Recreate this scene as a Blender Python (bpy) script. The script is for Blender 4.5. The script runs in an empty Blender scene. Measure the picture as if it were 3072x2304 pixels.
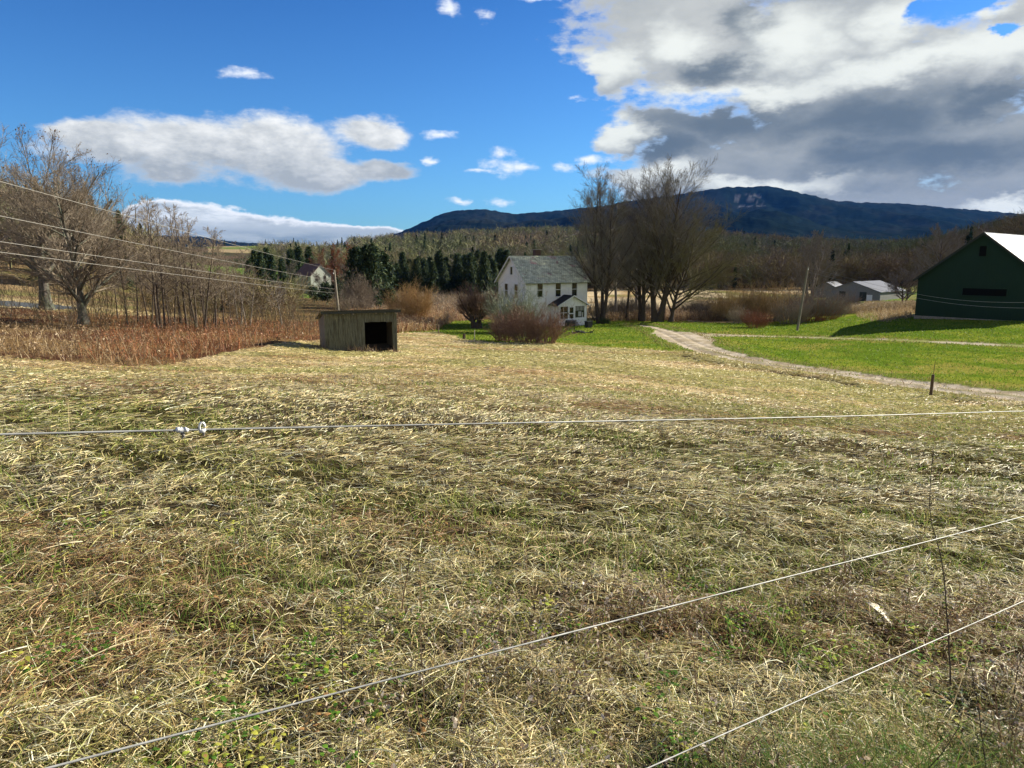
import bpy, math, random
import numpy as np
from mathutils import Vector, Matrix
SC = bpy.context.scene
COL = SC.collection
F = 710.0; PITCH = math.radians(10.2)
CP, SP = math.cos(PITCH), math.sin(PITCH)
R = np.random.default_rng(7)
random.seed(7)

# ------------------------------------------------------------------ noise
def _hash(ix, iy, s):
    h = (ix.astype(np.int64) * 374761393 + iy.astype(np.int64) * 668265263 + s * 1274126177) & 0xFFFFFFFF
    h = ((h ^ (h >> 13)) * 1274126177) & 0xFFFFFFFF
    return ((h ^ (h >> 16)) & 0xFFFFFF) / float(0xFFFFFF)
def vn(x, y, s=0):
    x = np.asarray(x, float); y = np.asarray(y, float)
    ix = np.floor(x); iy = np.floor(y); fx = x - ix; fy = y - iy
    fx = fx * fx * (3 - 2 * fx); fy = fy * fy * (3 - 2 * fy)
    a = _hash(ix, iy, s); b = _hash(ix + 1, iy, s); c = _hash(ix, iy + 1, s); d = _hash(ix + 1, iy + 1, s)
    return (a * (1 - fx) + b * fx) * (1 - fy) + (c * (1 - fx) + d * fx) * fy
def fbm(x, y, s=0, o=4):
    v = 0; amp = .5; t = 0
    for k in range(o):
        v = v + amp * vn(np.asarray(x) * 2 ** k + 17.3 * k, np.asarray(y) * 2 ** k - 9.1 * k, s + k); t += amp; amp *= .5
    return v / t
def sm(a, b, x):
    t = np.clip((np.asarray(x, float) - a) / (b - a), 0, 1); return t * t * (3 - 2 * t)

# ------------------------------------------------------------------ terrain height
A_COL = [-1.3, -.85, -.72, -.6, -.5, -.35, -.25, -.16, -.05, .05, .15, .25, .4, .55, .72, .9, 1.3]
Y_ROW = [12, 20, 30, 43, 60, 75, 90, 110, 140, 190, 260, 400, 650, 1000, 1600]
TZ = [
 [-2.1, -3.0, -3.6, -3.6, -3.4, -2.6, -1.0, 1.0, 4.0, 8.0, 10, 12, 14, 15, 0],
 [-2.15, -3.1, -4.0, -4.1, -4.1, -3.2, -1.6, 1, 7.0, 13.0, 15, 15, 14, 15, 0],
 [-2.15, -3.15, -4.2, -4.3, -4.35, -3.6, -2.0, .5, 6.0, 12.0, 14, 14, 14, 15, 0],
 [-2.2, -3.3, -4.4, -4.6, -4.9, -4.8, -4.0, -1.8, 3.0, 8.0, 8, 8, 12, 14, 0],
 [-2.25, -3.35, -4.55, -4.8, -5.1, -5.6, -6.0, -6.0, -5.0, -3.0, -3, 0, 6, 12, 0],
 [-2.4, -3.45, -4.6, -4.95, -5.7, -6.6, -7.6, -8.6, -9.3, -9.5, -9, -4, 5, 15, 0],
 [-2.5, -3.5, -4.6, -5.6, -6.3, -7.2, -8.2, -9.2, -10.0, -10.8, -10, -5, 4, 13, 0],
 [-2.6, -3.55, -4.6, -5.75, -7.0, -7.8, -8.6, -9.4, -10.2, -11.0, -11, -8, 4, 24, 0],
 [-2.7, -3.6, -4.65, -5.9, -7.3, -8.2, -8.9, -9.5, -10.2, -11.2, -11.5, -7, 8, 29, 0],
 [-2.8, -3.7, -4.8, -6.0, -7.35, -8.2, -8.9, -9.4, -10.1, -10.9, -11.5, -7, 9, 33, 0],
 [-2.9, -3.9, -5.0, -6.2, -7.4, -8.15, -8.8, -9.4, -10.0, -10.6, -11.2, -6, 10, 36, 0],
 [-3.0, -4.1, -5.2, -6.5, -7.5, -8.1, -8.8, -9.5, -10.0, -10.6, -11.2, -7, 8, 31, 0],
 [-3.1, -4.35, -5.6, -6.8, -7.8, -8.5, -9.0, -9.6, -10.0, -10.8, -11, -7, 4, 17, 0],
 [-3.25, -4.7, -6.0, -7.0, -7.6, -7.7, -7.6, -8.2, -9.4, -10.6, -10.5, -4, 4, 11, 0],
 [-3.4, -4.9, -6.0, -6.9, -7.3, -7.2, -7.1, -7.4, -8.0, -5.0, 4, 18, 16, 12, 0],
 [-3.4, -4.9, -6.0, -6.8, -7.1, -7.0, -6.8, -6.5, -6.0, -2.0, 8, 20, 16, 12, 0],
 [-3.4, -4.8, -5.8, -6.5, -6.8, -6.5, -6.2, -5.5, -4.0, 0, 6, 18, 16, 12, 0]]
NA, NY = 521, 500
_fa = np.linspace(-1.3, 1.3, NA); _fl = np.linspace(math.log(12), math.log(1600), NY)
_t1 = np.array([np.interp(_fl, np.log(Y_ROW), r) for r in TZ])
_T = np.array([np.interp(_fa, A_COL, _t1[:, j]) for j in range(NY)]).T
def _blur(M, n, ax):
    k = np.hanning(n + 2)[1:-1]; k /= k.sum(); p = n // 2
    pad = [(0, 0), (0, 0)]; pad[ax] = (p, p)
    return np.apply_along_axis(lambda v: np.convolve(v, k, 'valid'), ax, np.pad(M, pad, mode='edge'))
_T = _blur(_blur(_T, 31, 0), 25, 1)
MR = [(-900, 242), (-300, 241), (0, 240), (120, 239), (165, 236), (200, 237), (240, 242), (330, 248), (390, 236), (412, 228), (444, 214), (463, 210.6), (486, 210), (518, 214.5), (560, 210.6), (597, 207),
      (639, 201), (685, 194.5), (722, 188.5), (764, 187.5), (796, 194.5), (833, 202), (880, 204), (926, 207.5), (986, 212), (1010, 214), (1060, 218), (1300, 226), (1900, 235)]
_mra = np.array([(p - 512) / 721 for p, q in MR]); _mrz = np.array([(256 - q) / 721 * 4500 for p, q in MR])
def ground(x, y, detail=True):
    x = np.asarray(x, float); y = np.asarray(y, float)
    zp = -1.55 - .08 * np.clip(x, -8, 8) - .1 * np.clip(y, -25, 30)
    ys = np.maximum(y, 6.0); a = np.clip(x / ys, -1.299, 1.299); l = np.clip(np.log(ys), _fl[0], _fl[-1] - 1e-6)
    fa = (a + 1.3) / 2.6 * (NA - 1); fl = (l - _fl[0]) / (_fl[-1] - _fl[0]) * (NY - 1)
    ia = np.clip(fa.astype(int), 0, NA - 2); il = np.clip(fl.astype(int), 0, NY - 2); fa = fa - ia; fl = fl - il
    zt = (_T[ia, il] * (1 - fa) + _T[ia + 1, il] * fa) * (1 - fl) + (_T[ia, il + 1] * (1 - fa) + _T[ia + 1, il + 1] * fa) * fl
    w = sm(7, 15, y)
    z = zp * (1 - w) + zt * w
    # mountain
    am = x / np.maximum(y, 50.0)
    rid = np.interp(am, _mra, _mrz)
    prof = np.interp(y, [1500, 2200, 3200, 4500, 6000, 9000], [0, .12, .45, 1, .7, .3])
    mw = sm(1200, 2000, y)
    rav = (fbm(x / 420 + 3, y / 900, 91, 4) - .5) * 260 * sm(1600, 3000, y) * (1 - sm(3900, 4450, y) * .93)
    z = z * (1 - mw) + mw * (rid * prof + rav * np.clip(rid / 400, 0, 1))
    if detail:
        d = sm(3, 12, y) * (1 - sm(60, 90, y))
        z = z + (fbm(x * .55, y * .9, 5, 3) - .5) * .16 * (.4 + .6 * d) * (1 - sm(45, 90, y))
        z = z + (fbm(x / 14, y / 14, 8, 3) - .5) * .8 * sm(110, 200, y) * (1 - sm(1200, 1500, y))
    return z
def gz(x, y): return float(ground(np.array([x]), np.array([y]), False)[0])
def a_of(px, zoy): return (px - 512) / F * (CP - zoy * SP)
def at(px, Y):
    z = -8.0
    for _ in range(4):
        x = a_of(px, z / Y) * Y; z = gz(x, Y)
    return Vector((x, Y, z))
def zoy(py): return math.tan(math.atan((384 - py) / F) - PITCH)
def pxyz(px, py, Y):
    s = zoy(py); return Vector((a_of(px, s) * Y, Y, s * Y))
def hit(px, py):
    s = zoy(py); a = a_of(px, s)
    Ys = np.exp(np.linspace(math.log(2), math.log(300), 1500))
    g = ground(a * Ys, Ys, False); r = s * Ys
    i = int(np.argmax(g > r)) if (g > r).any() else len(Ys) - 1
    return (a * Ys[i], Ys[i])

# ------------------------------------------------------------------ mesh helpers
def mesh_np(name, V, Q=None, T=None, tint=None, smooth=False):
    me = bpy.data.meshes.new(name)
    V = np.ascontiguousarray(V, np.float32)
    parts = []; tot = []
    if Q is not None and len(Q): parts.append(np.asarray(Q, np.int32).ravel()); tot.append(np.full(len(Q), 4, np.int32))
    if T is not None and len(T): parts.append(np.asarray(T, np.int32).ravel()); tot.append(np.full(len(T), 3, np.int32))
    loops = np.concatenate(parts); tot = np.concatenate(tot)
    me.vertices.add(len(V)); me.vertices.foreach_set('co', V.ravel())
    me.loops.add(len(loops)); me.loops.foreach_set('vertex_index', loops)
    me.polygons.add(len(tot)); st = np.zeros(len(tot), np.int32); st[1:] = np.cumsum(tot)[:-1]
    me.polygons.foreach_set('loop_start', st)
    me.polygons.foreach_set('use_smooth', np.full(len(tot), smooth))
    if tint is not None:
        at_ = me.attributes.new('tint', 'FLOAT_COLOR', 'POINT')
        c = np.ones((len(V), 4), np.float32); c[:, :3] = tint; at_.data.foreach_set('color', c.ravel())
    me.update(calc_edges=True)
    return me
def link(name, me, mat, parent=None, loc=None):
    o = bpy.data.objects.new(name, me); COL.objects.link(o)
    if mat and not me.materials: me.materials.append(mat)
    if parent: o.parent = parent
    if loc is not None: o.location = loc
    return o
class MB:
    def __init__(s): s.v = []; s.f = []
    def add(s, vs, fs):
        b = len(s.v); s.v += [tuple(v) for v in vs]; s.f += [tuple(b + i for i in f) for f in fs]; return s
    def box(s, x0, x1, y0, y1, z0, z1):
        return s.add([(x0, y0, z0), (x1, y0, z0), (x1, y1, z0), (x0, y1, z0), (x0, y0, z1), (x1, y0, z1), (x1, y1, z1), (x0, y1, z1)],
                     [(0, 3, 2, 1), (4, 5, 6, 7), (0, 1, 5, 4), (1, 2, 6, 5), (2, 3, 7, 6), (3, 0, 4, 7)])
    def slab(s, pts, th):                      # polygon (3-D) thickened along its normal
        P = [Vector(p) for p in pts]; n = (P[1] - P[0]).cross(P[2] - P[0]).normalized() * th
        k = len(P)
        return s.add(P + [p + n for p in P], [tuple(range(k))[::-1], tuple(range(k, 2 * k))] + [(i, (i + 1) % k, k + (i + 1) % k, k + i) for i in range(k)])
    def tube(s, pts, r, k=8, cap=True):
        P = [Vector(p) for p in pts]; rs = r if isinstance(r, (list, tuple)) else [r] * len(P); b = len(s.v)
        T0 = (P[1] - P[0]).normalized(); ref = Vector((0, 0, 1)) if abs(T0.z) < .9 else Vector((1, 0, 0))
        for i, p in enumerate(P):
            t = (P[min(i + 1, len(P) - 1)] - P[max(i - 1, 0)]).normalized(); u = t.cross(ref).normalized(); w = t.cross(u)
            for j in range(k):
                q = 2 * math.pi * j / k; s.v.append(tuple(p + (u * math.cos(q) + w * math.sin(q)) * rs[i]))
        for i in range(len(P) - 1):
            for j in range(k):
                a = b + i * k + j; c = b + i * k + (j + 1) % k; s.f.append((a, c, c + k, a + k))
        if cap:
            s.f.append(tuple(b + j for j in range(k))[::-1]); s.f.append(tuple(b + (len(P) - 1) * k + j for j in range(k)))
        return s
    def build(s, name, mat, parent=None, loc=None, smooth=False):
        me = bpy.data.meshes.new(name); me.from_pydata(s.v, [], s.f)
        if smooth: me.polygons.foreach_set('use_smooth', [True] * len(s.f))
        me.update(); return link(name, me, mat, parent, loc)
def empty(name, loc, rz=0, label=None, cat=None, group=None):
    o = bpy.data.objects.new(name, None); COL.objects.link(o); o.location = loc; o.rotation_euler = (0, 0, rz); o.empty_display_size = .3
    if label: o['label'] = label
    if cat: o['category'] = cat
    if group: o['group'] = group
    return o
def tag(o, label, cat=None, group=None, kind=None):
    o['label'] = label
    if cat: o['category'] = cat
    if group: o['group'] = group
    if kind: o['kind'] = kind
    return o
def copy_tree(root, loc, rz=0., s=1., label=None, name=None):
    r = root.copy(); COL.objects.link(r); r.location = loc; r.rotation_euler = (0, 0, rz); r.scale = (s, s, s) if not isinstance(s, tuple) else s
    if label: r['label'] = label
    for ch in root.children:
        c = ch.copy(); COL.objects.link(c); c.parent = r
    return r

# ------------------------------------------------------------------ materials
class NT:
    def __init__(s, t): s.t = t
    def n(s, typ, **k):
        nd = s.t.nodes.new(typ)
        for a, b in k.items():
            if a == 'i':
                for q, w in b.items():
                    if isinstance(w, bpy.types.NodeSocket): s.t.links.new(w, nd.inputs[q])
                    else: nd.inputs[q].default_value = w
            else: setattr(nd, a, b)
        return nd
    def m(s, op, a, b=None, c=None, clamp=False):
        nd = s.n('ShaderNodeMath', operation=op, use_clamp=clamp)
        for i, w in enumerate((a, b, c)):
            if w is None: continue
            if isinstance(w, bpy.types.NodeSocket): s.t.links.new(w, nd.inputs[i])
            else: nd.inputs[i].default_value = w
        return nd.outputs[0]
    def vm(s, op, a, b=None, c=None):
        nd = s.n('ShaderNodeVectorMath', operation=op)
        for i, w in enumerate((a, b, c)):
            if w is None: continue
            if isinstance(w, bpy.types.NodeSocket): s.t.links.new(w, nd.inputs[i])
            else: nd.inputs[i].default_value = w
        return nd.outputs[1] if op in ('LENGTH', 'DOT_PRODUCT', 'DISTANCE') else nd.outputs[0]
    def mix(s, fac, a, b, bt='MIX'):
        nd = s.n('ShaderNodeMix', data_type='RGBA', blend_type=bt)
        for i, w in ((0, fac), (6, a), (7, b)):
            if isinstance(w, bpy.types.NodeSocket): s.t.links.new(w, nd.inputs[i])
            else: nd.inputs[i].default_value = w if i == 0 else tuple(w) + (1,) * (4 - len(w))
        return nd.outputs[2]
    def ss(s, lo, hi, x):
        nd = s.n('ShaderNodeMapRange', interpolation_type='SMOOTHSTEP', i={0: x, 1: lo, 2: hi}); return nd.outputs[0]
    def noise(s, vec, scale, detail=4, rough=.55, dist=0., out=0):
        nd = s.n('ShaderNodeTexNoise', i={'Scale': scale, 'Detail': detail, 'Roughness': rough, 'Distortion': dist})
        if vec is not None: s.t.links.new(vec, nd.inputs['Vector'])
        return nd.outputs[out]
MATS = {}
def mat(name, col=None, rough=.8, attr=False, var=.25, scale=3., bump=0., bscale=None, metal=0., trans=0., col2=None, stretch=(1, 1, 1), rot=(0,0,0), spec=.3, lo=.35, hi=.65, bdist=.05):
    m = bpy.data.materials.new(name); m.use_nodes = True; t = m.node_tree; N = NT(t)
    b = t.nodes['Principled BSDF']; b.inputs['Roughness'].default_value = rough; b.inputs['Metallic'].default_value = metal
    b.inputs['Specular IOR Level'].default_value = spec
    co = N.n('ShaderNodeTexCoord').outputs['Object']
    mp = N.n('ShaderNodeMapping', i={'Vector': co, 'Scale': stretch, 'Rotation': rot}).outputs[0]
    if attr: c = N.n('ShaderNodeAttribute', attribute_name='tint').outputs['Color']
    else: c = N.n('ShaderNodeRGB'); c.outputs[0].default_value = tuple(col) + (1,); c = c.outputs[0]
    if col2 is not None:
        f = N.ss(lo, hi, N.noise(mp, scale, 6, .6)); c = N.mix(f, c, col2)
    if var > 0:
        nz = N.noise(mp, scale * 2.3, 5, .6)
        g = N.n('ShaderNodeMapRange', i={0: nz, 1: .25, 2: .75, 3: 1 - var, 4: 1 + var}).outputs[0]
        c = N.vm('SCALE', c); t.nodes[-1].inputs['Scale'].default_value = 1; t.links.new(g, t.nodes[-1].inputs['Scale'])
    t.links.new(c, b.inputs['Base Color'])
    if bump:
        h = N.noise(mp, bscale or scale * 3, 6, .65)
        bp = N.n('ShaderNodeBump', i={'Strength': bump, 'Distance': bdist, 'Height': h}); t.links.new(bp.outputs[0], b.inputs['Normal'])
    if trans:
        tr = N.n('ShaderNodeBsdfTranslucent', i={'Color': c}); mx = N.n('ShaderNodeMixShader', i={0: trans, 1: b.outputs[0], 2: tr.outputs[0]})
        t.links.new(mx.outputs[0], t.nodes['Material Output'].inputs['Surface'])
    MATS[name] = m; return m
# ------------------------------------------------------------------ ground regions (world coordinates)
def poly(pts): return np.array([hit(*p) for p in pts])
def inside(x, y, P):
    r = np.zeros(x.shape, bool); n = len(P)
    for i in range(n):
        x0, y0 = P[i]; x1, y1 = P[(i + 1) % n]
        if y0 == y1: continue
        c = ((y0 > y) != (y1 > y)) & (x < (x1 - x0) * (y - y0) / (y1 - y0) + x0); r ^= c
    return r
def pdist(x, y, L):
    d = np.full(x.shape, 1e9); sd = np.zeros(x.shape)
    for (x0, y0), (x1, y1) in zip(L[:-1], L[1:]):
        vx, vy = x1 - x0, y1 - y0; q = vx * vx + vy * vy
        t = np.clip(((x - x0) * vx + (y - y0) * vy) / q, 0, 1); dx = x - x0 - t * vx; dy = y - y0 - t * vy
        e = np.hypot(dx, dy); s = np.sign(vx * dy - vy * dx); k = e < d; d = np.where(k, e, d); sd = np.where(k, s * e, sd)
    return d, sd
def smooth_line(P, n=8):
    P = np.asarray(P); t = np.linspace(0, len(P) - 1, (len(P) - 1) * n + 1)
    x = np.interp(t, range(len(P)), P[:, 0]); y = np.interp(t, range(len(P)), P[:, 1])
    k = np.hanning(n + 3)[1:-1]; k /= k.sum(); p = len(k) // 2
    x = np.convolve(np.pad(x, p, mode='edge'), k, 'valid')[:len(t)]; y = np.convolve(np.pad(y, p, mode='edge'), k, 'valid')[:len(t)]
    return np.stack([x, y], 1)
DRIVE = smooth_line(np.array([(44, 22)] + [hit(*p) for p in [(1060, 402), (1024, 396), (931, 386), (850, 374), (767, 363), (730, 355.5), (704, 348.5), (688, 342), (679, 336.5), (668, 331.5), (654, 327.5), (640, 324.8)]]))
LANE = smooth_line([hit(*p) for p in [(672, 333), (690, 333.5), (716, 335), (760, 336), (800, 336.6), (840, 338.5), (891, 340), (950, 342.5), (1024, 346), (1100, 350)]])
LAWN = poly([(400, 333), (436, 331.5), (470, 340), (500, 343), (560, 343), (600, 347), (650, 350), (700, 352), (767, 362), (850, 373), (931, 385), (1024, 395), (1100, 404),
             (1100, 306), (1024, 310), (918, 316), (880, 322), (873, 312), (850, 305), (838, 309), (826, 314), (800, 318), (770, 322), (725, 323), (700, 322), (660, 319), (620, 317), (590, 318), (500, 318), (436, 321), (400, 325)])
WEED = poly([(853, 310), (868, 303), (880, 303), (912, 303), (912, 318), (890, 323), (873, 322), (858, 318)])
FEDGE = np.array([(-60, 26), (-24, 27)] + [hit(*p) for p in [(0, 357), (60, 362), (110, 366), (151, 366), (185, 362), (225, 353), (265, 346), (300, 341.5), (325, 340), (400, 333), (436, 331)]])
BRUSH = np.vstack([FEDGE, [hit(440, 322), hit(400, 320), hit(330, 318)], [(-22, 78), (-30, 62), (-60, 60)]])
ROADL = np.array([(-120, 62), (-60, 63), (-45, 64.5), (-42.5, 65.2)])

def masks(x, y):
    dd, ds = pdist(x, y, DRIVE); ld, ls = pdist(x, y, LANE); rd, rs = pdist(x, y, ROADL)
    nz = fbm(x * 1.3, y * 1.3, 33, 3) - .5
    jw = sm(56, 70, y) * (1 - sm(78, 84, y)) * 1.0
    drive = dd + nz * 1.1 < 1.6 - .9 * sm(72, 86, y) + jw * .2 + 2.0 * np.exp(-((x - 18.5) ** 2 / 9 + (y - 71) ** 2 / 30))
    lane = (ld + nz * .9 < 1.1 + 1.5 * sm(27, 19, x)) & ~drive
    lawn = inside(x + nz * 1.5, y + nz * 2.0, LAWN) & ~drive & ~lane
    brush = inside(x, y + nz * 1.2, BRUSH)
    road = rd < 2.6
    weed = inside(x, y, WEED)
    mead = ~lawn & ~drive & ~lane & ~brush & ~road & (y < 100) & ~weed & (x > -60 + 0 * y)
    # behind the tree row and right of the lawn the ground is rough, not mown
    top = np.interp(x / np.maximum(y, 1), [-.3, -.1, .1, .2, .3, .36, .42, .5, .6], [70, 80, 104, 106, 100, 84, 92, 110, 100])
    mead &= (y < top)
    return dict(drive=drive, lane=lane, lawn=lawn, brush=brush, road=road, weed=weed, mead=mead, dd=dd, ds=ds, ld=ld, ls=ls)

def mead_mix(x, y):
    """how green, how red-brown, how pale the mown hay is at a place"""
    g = fbm(x / 2.6 + .3 * y, y / 1.3, 41, 4) ; g2 = fbm(x / 9, y / 4.2, 42, 3)
    g = .5 * g + .5 * g2
    r = fbm(x / 3.1, y / 1.7, 51, 4) * .6 + fbm(x / 8, y / 4, 52, 3) * .4
    # the near right and the stretch before the drive are greener; the left middle is straw
    ax = x / np.maximum(y, 2)
    bias = .10 * sm(.1, .5, ax) * sm(9, 20, y) * (1 - sm(70, 85, y)) + .05 * sm(-.1, .15, ax) * sm(20, 40, y) - .08 * sm(.1, -.35, ax) * sm(8, 16, y) * (1 - sm(26, 36, y)) + .02 * (1 - sm(3, 9, y))
    bias = bias + .12 * np.exp(-((y - 26 + 4 * ax) / 3.0) ** 2) * sm(-.1, -.3, ax)
    green = sm(.44, .60, g + bias); red = sm(.52, .64, r - .02)
    pale = sm(.5, .66, fbm(x / 2.2 + 40, y / 1.1, 61, 4))
    return green, red, pale
def lerp(a, b, t): return a + (np.asarray(b) - a) * t[..., None]
def mead_col(x, y):
    g, r, p = mead_mix(x, y)
    c = np.broadcast_to(np.array([.50, .39, .20]), x.shape + (3,)).copy()
    c = lerp(c, [.62, .51, .31], p * .7)
    c = lerp(c, [.33, .19, .09], r * .55)
    c = lerp(c, [.27, .26, .08], g * .7)
    return c

# polar sheet round the eye, fine inside the view
ang = np.concatenate([np.linspace(-180, -52, 40)[:-1], np.linspace(-52, -40, 90)[:-1], np.linspace(-40, 40, 720)[:-1], np.linspace(40, 52, 90)[:-1], np.linspace(52, 180, 40)])
ang = np.radians(ang)
rad = [.0, .35, .7]
r_ = 1.0
while r_ < 9500:
    rad.append(r_); r_ *= 1.0085 if r_ < 130 else 1.013
rad = np.array(rad)
TH, RR = np.meshgrid(ang, rad, indexing='ij')
GX = RR * np.sin(TH); GY = RR * np.cos(TH)
GZ = ground(GX, GY)
na, nr = GX.shape
M = masks(GX, GY)
# wheel ruts of the drive, lane a touch sunken; mown swath lumps; mountain tree-top roughness
GZ = GZ - .05 * M['drive'] - .07 * np.exp(-((np.abs(M['ds']) - .8) / .25) ** 2) * M['drive'] - .03 * M['lane']
GZ = GZ + M['mead'] * (fbm(GX * 3.1, GY * 4.5, 71, 3) - .5) * .09 * (1 - sm(30, 60, GY))
FUR = np.exp(-((M['ds'] - 3.3 - fbm(GX / 4, GY / 4, 98, 2)) / .55) ** 2) * sm(.38, .55, fbm(GX / 3.5, GY / 3.5, 99, 2)) * (GY < 56) * (GX > 9)
GZ = GZ - .22 * FUR
far = sm(1500, 2500, GY) * .55
GZ = GZ + far * (fbm(GX / 26, GY / 40, 77, 3) - .5) * 26
# colours
C = np.zeros(GX.shape + (3,)); C[:] = [.12, .085, .045]
n1 = fbm(GX / 5, GY / 5, 12, 4); n2 = fbm(GX / 45, GY / 45, 13, 3)
C = lerp(C, [.20, .135, .06], sm(.4, .65, n1))
valley = (GY > 100) & (GY < 250) & (GX > GY * .03) & (GX < GY * .47)
C = np.where(valley[..., None], lerp(lerp(np.broadcast_to([.52, .42, .26], C.shape), [.36, .25, .12], sm(.4, .65, fbm(GX / 6, GY / 16, 14, 3))), [.2, .19, .07], sm(.55, .7, fbm(GX / 12, GY / 22, 15, 3))), C)
marsh = (GY > 76) & (GY < 118) & (GX > GY * -.2) & (GX <= GY * .03)
C = np.where(marsh[..., None], lerp(np.broadcast_to([.42, .30, .17], C.shape), [.2, .13, .07], sm(.42, .62, n1)), C)
slope = GY >= 250
C = np.where(slope[..., None], lerp(lerp(np.broadcast_to([.085, .075, .045], C.shape), [.12, .085, .06], sm(.4, .6, n2)), [.05, .055, .03], sm(.5, .7, fbm(GX / 20, GY / 30, 16, 3))), C)
ax_ = GX / np.maximum(GY, 1)
fld = (GY > 560) & (GY < 1250) & (ax_ > -.42) & (ax_ < -.225)
C = np.where(fld[..., None], lerp(np.broadcast_to([.34, .26, .15], C.shape), [.15, .2, .06], sm(.45, .55, fbm(GX / 120, GY / 90, 18, 2))), C)
gfl = (GY > 175) & (GY < 330) & (ax_ > -.52) & (ax_ < -.27)
C = np.where(gfl[..., None], lerp(np.broadcast_to([.10, .19, .03], C.shape), [.16, .18, .06], sm(.45, .6, n1)), C)
gf2 = (GY > 150) & (GY < 235) & (ax_ > .42) & (ax_ < .62)
C = np.where(gf2[..., None], lerp(np.broadcast_to([.13, .21, .04], C.shape), [.26, .24, .09], sm(.45, .6, n1)), C)
bank = (ax_ < -.52) & (GY > 68) & (GY < 110)
C = np.where(bank[..., None], lerp(np.broadcast_to([.27, .19, .10], C.shape), [.20, .18, .07], sm(.45, .6, n1)), C)
C = np.where((GY > 1500)[..., None], lerp(lerp(np.broadcast_to([.008, .015, .014], C.shape), [.014, .018, .016], sm(.4, .6, fbm(GX / 160, GY / 300, 19, 4))), [.005, .010, .009], sm(.5, .65, fbm(GX / 60, GY / 110, 20, 3))), C)
C = np.where(((GY > 3300) & (np.abs(ax_ - .325) < .022) & (GY < 4250) & (GY > 3900))[..., None], lerp(C, [.10, .10, .11], sm(.46, .62, fbm(GX / 22, GY / 60, 22, 3))), C)
C = np.where(M['brush'][..., None], lerp(np.broadcast_to([.19, .12, .055], C.shape), [.1, .05, .03], sm(.4, .6, n1)), C)
C = np.where(M['weed'][..., None], [.20, .15, .07], C)
mc = mead_col(GX, GY)
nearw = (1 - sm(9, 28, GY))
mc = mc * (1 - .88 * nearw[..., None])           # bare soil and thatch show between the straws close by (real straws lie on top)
C = np.where(M['mead'][..., None], lerp(mc, [.075, .05, .03], np.clip(FUR * 1.4, 0, 1)), C)
lw = lerp(lerp(np.broadcast_to([.115, .18, .018], C.shape), [.20, .235, .03], sm(.42, .62, fbm(GX / 1.8, GY / 3.2, 24, 4))), [.26, .24, .05], sm(.60, .74, fbm(GX / 5 + 9, GY / 4, 25, 3)))
lw = lerp(lw, [.17, .18, .05], sm(3.2, .5, np.minimum(M['dd'] - 1.2, M['ld'])) * .6)
lw = lerp(lw, [.16, .10, .045], sm(.5, .62, fbm(GX / 2.4, GY / 2.4, 27, 3)) * sm(96, 101, GY) * (GX < 32))
C = np.where(M['lawn'][..., None], lw, C)
gr = lerp(np.broadcast_to([.50, .43, .33], C.shape), [.34, .28, .19], sm(.4, .62, fbm(GX * 1.1, GY * 1.1, 28, 4)))
gr = lerp(gr, [.17, .165, .06], np.exp(-(M['ds'] / .3) ** 2) * .75 * sm(.3, .5, fbm(GX, GY, 29, 2)) * (1 - sm(55, 66, GY)))
C = np.where(M['drive'][..., None], gr, C)
gl = lerp(np.broadcast_to([.44, .39, .28], C.shape), [.26, .27, .10], sm(.46, .6, fbm(GX / 2, GY / 2, 30, 3)))
gl = lerp(gl, [.38, .33, .23], (1 - sm(20, 30, GX)) * .8)
C = np.where(M['lane'][..., None], gl, C)
C = np.where(M['road'][..., None], [.09, .10, .11], C)

idx = (np.arange(na)[:, None] * nr + np.arange(nr)[None]).astype(np.int32)
Q = np.stack([idx[:-1, :-1], idx[:-1, 1:], idx[1:, 1:], idx[1:, :-1]], -1)
def fc(m): return m[:-1, :-1]
reg = np.zeros((na - 1, nr - 1), int)
reg[fc(M['mead'])] = 1; reg[fc(M['lawn'])] = 2; reg[fc(M['drive'])] = 3; reg[fc(M['lane'])] = 4; reg[fc(M['road'])] = 5; reg[fc(GY > 1300)] = 6; reg[fc(valley & ~M['lawn'] & ~M['mead'])] = 7
VV = np.stack([GX, GY, GZ], -1).reshape(-1, 3); CC = C.reshape(-1, 3)
def gmat(name, sc1, sc2, bump, bd, var=.3, stretch=(1, 1, 1), rough=.95):
    return mat(name, attr=True, var=var, scale=sc1, bump=bump, bscale=sc2, bdist=bd, rough=rough, stretch=stretch, spec=0.)
gm = [gmat('soil_and_brush', .8, 3, .8, .3, .45), gmat('hay_stubble', 2.6, 9, .9, .10, .5, (1, 1.25, 1)), gmat('lawn_turf', 1.6, 6, .8, .12, .35, (1, 1.6, 1)), gmat('gravel', 3, 14, .7, .05, .25),
      gmat('lane_gravel', 3, 12, .6, .05, .25), gmat('asphalt', 4, 30, .3, .01, .15), gmat('far_forest', .012, .035, .6, 8, .4, (1, .6, 1)), gmat('field_grass', .5, 2, .8, .3, .35)]
for k, nm, lb in [(0, 'ground', 'brown rough ground under the brush, marsh and wooded slopes'), (1, 'meadow', 'mown hay meadow sloping down from the fence'), (2, 'lawn', 'bright green lawn between drive, house and barn'),
              (3, 'driveway', 'pale gravel driveway with two wheel tracks curving to the house'), (4, 'farm_lane', 'faint gravel lane crossing the lawn past the pole'), (5, 'road', 'grey road at the left edge behind the trees'),
              (6, 'mountain', 'dark wooded mountain ridge on the horizon'), (7, 'valley_field', 'pale tan valley field behind the tree row')]:
    f = Q[reg == k].reshape(-1, 4)
    if not len(f): continue
    u, inv = np.unique(f, return_inverse=True)
    o = link(nm, mesh_np(nm, VV[u], Q=inv.reshape(-1, 4), tint=CC[u], smooth=True), gm[k]); tag(o, lb, kind='structure')

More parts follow.
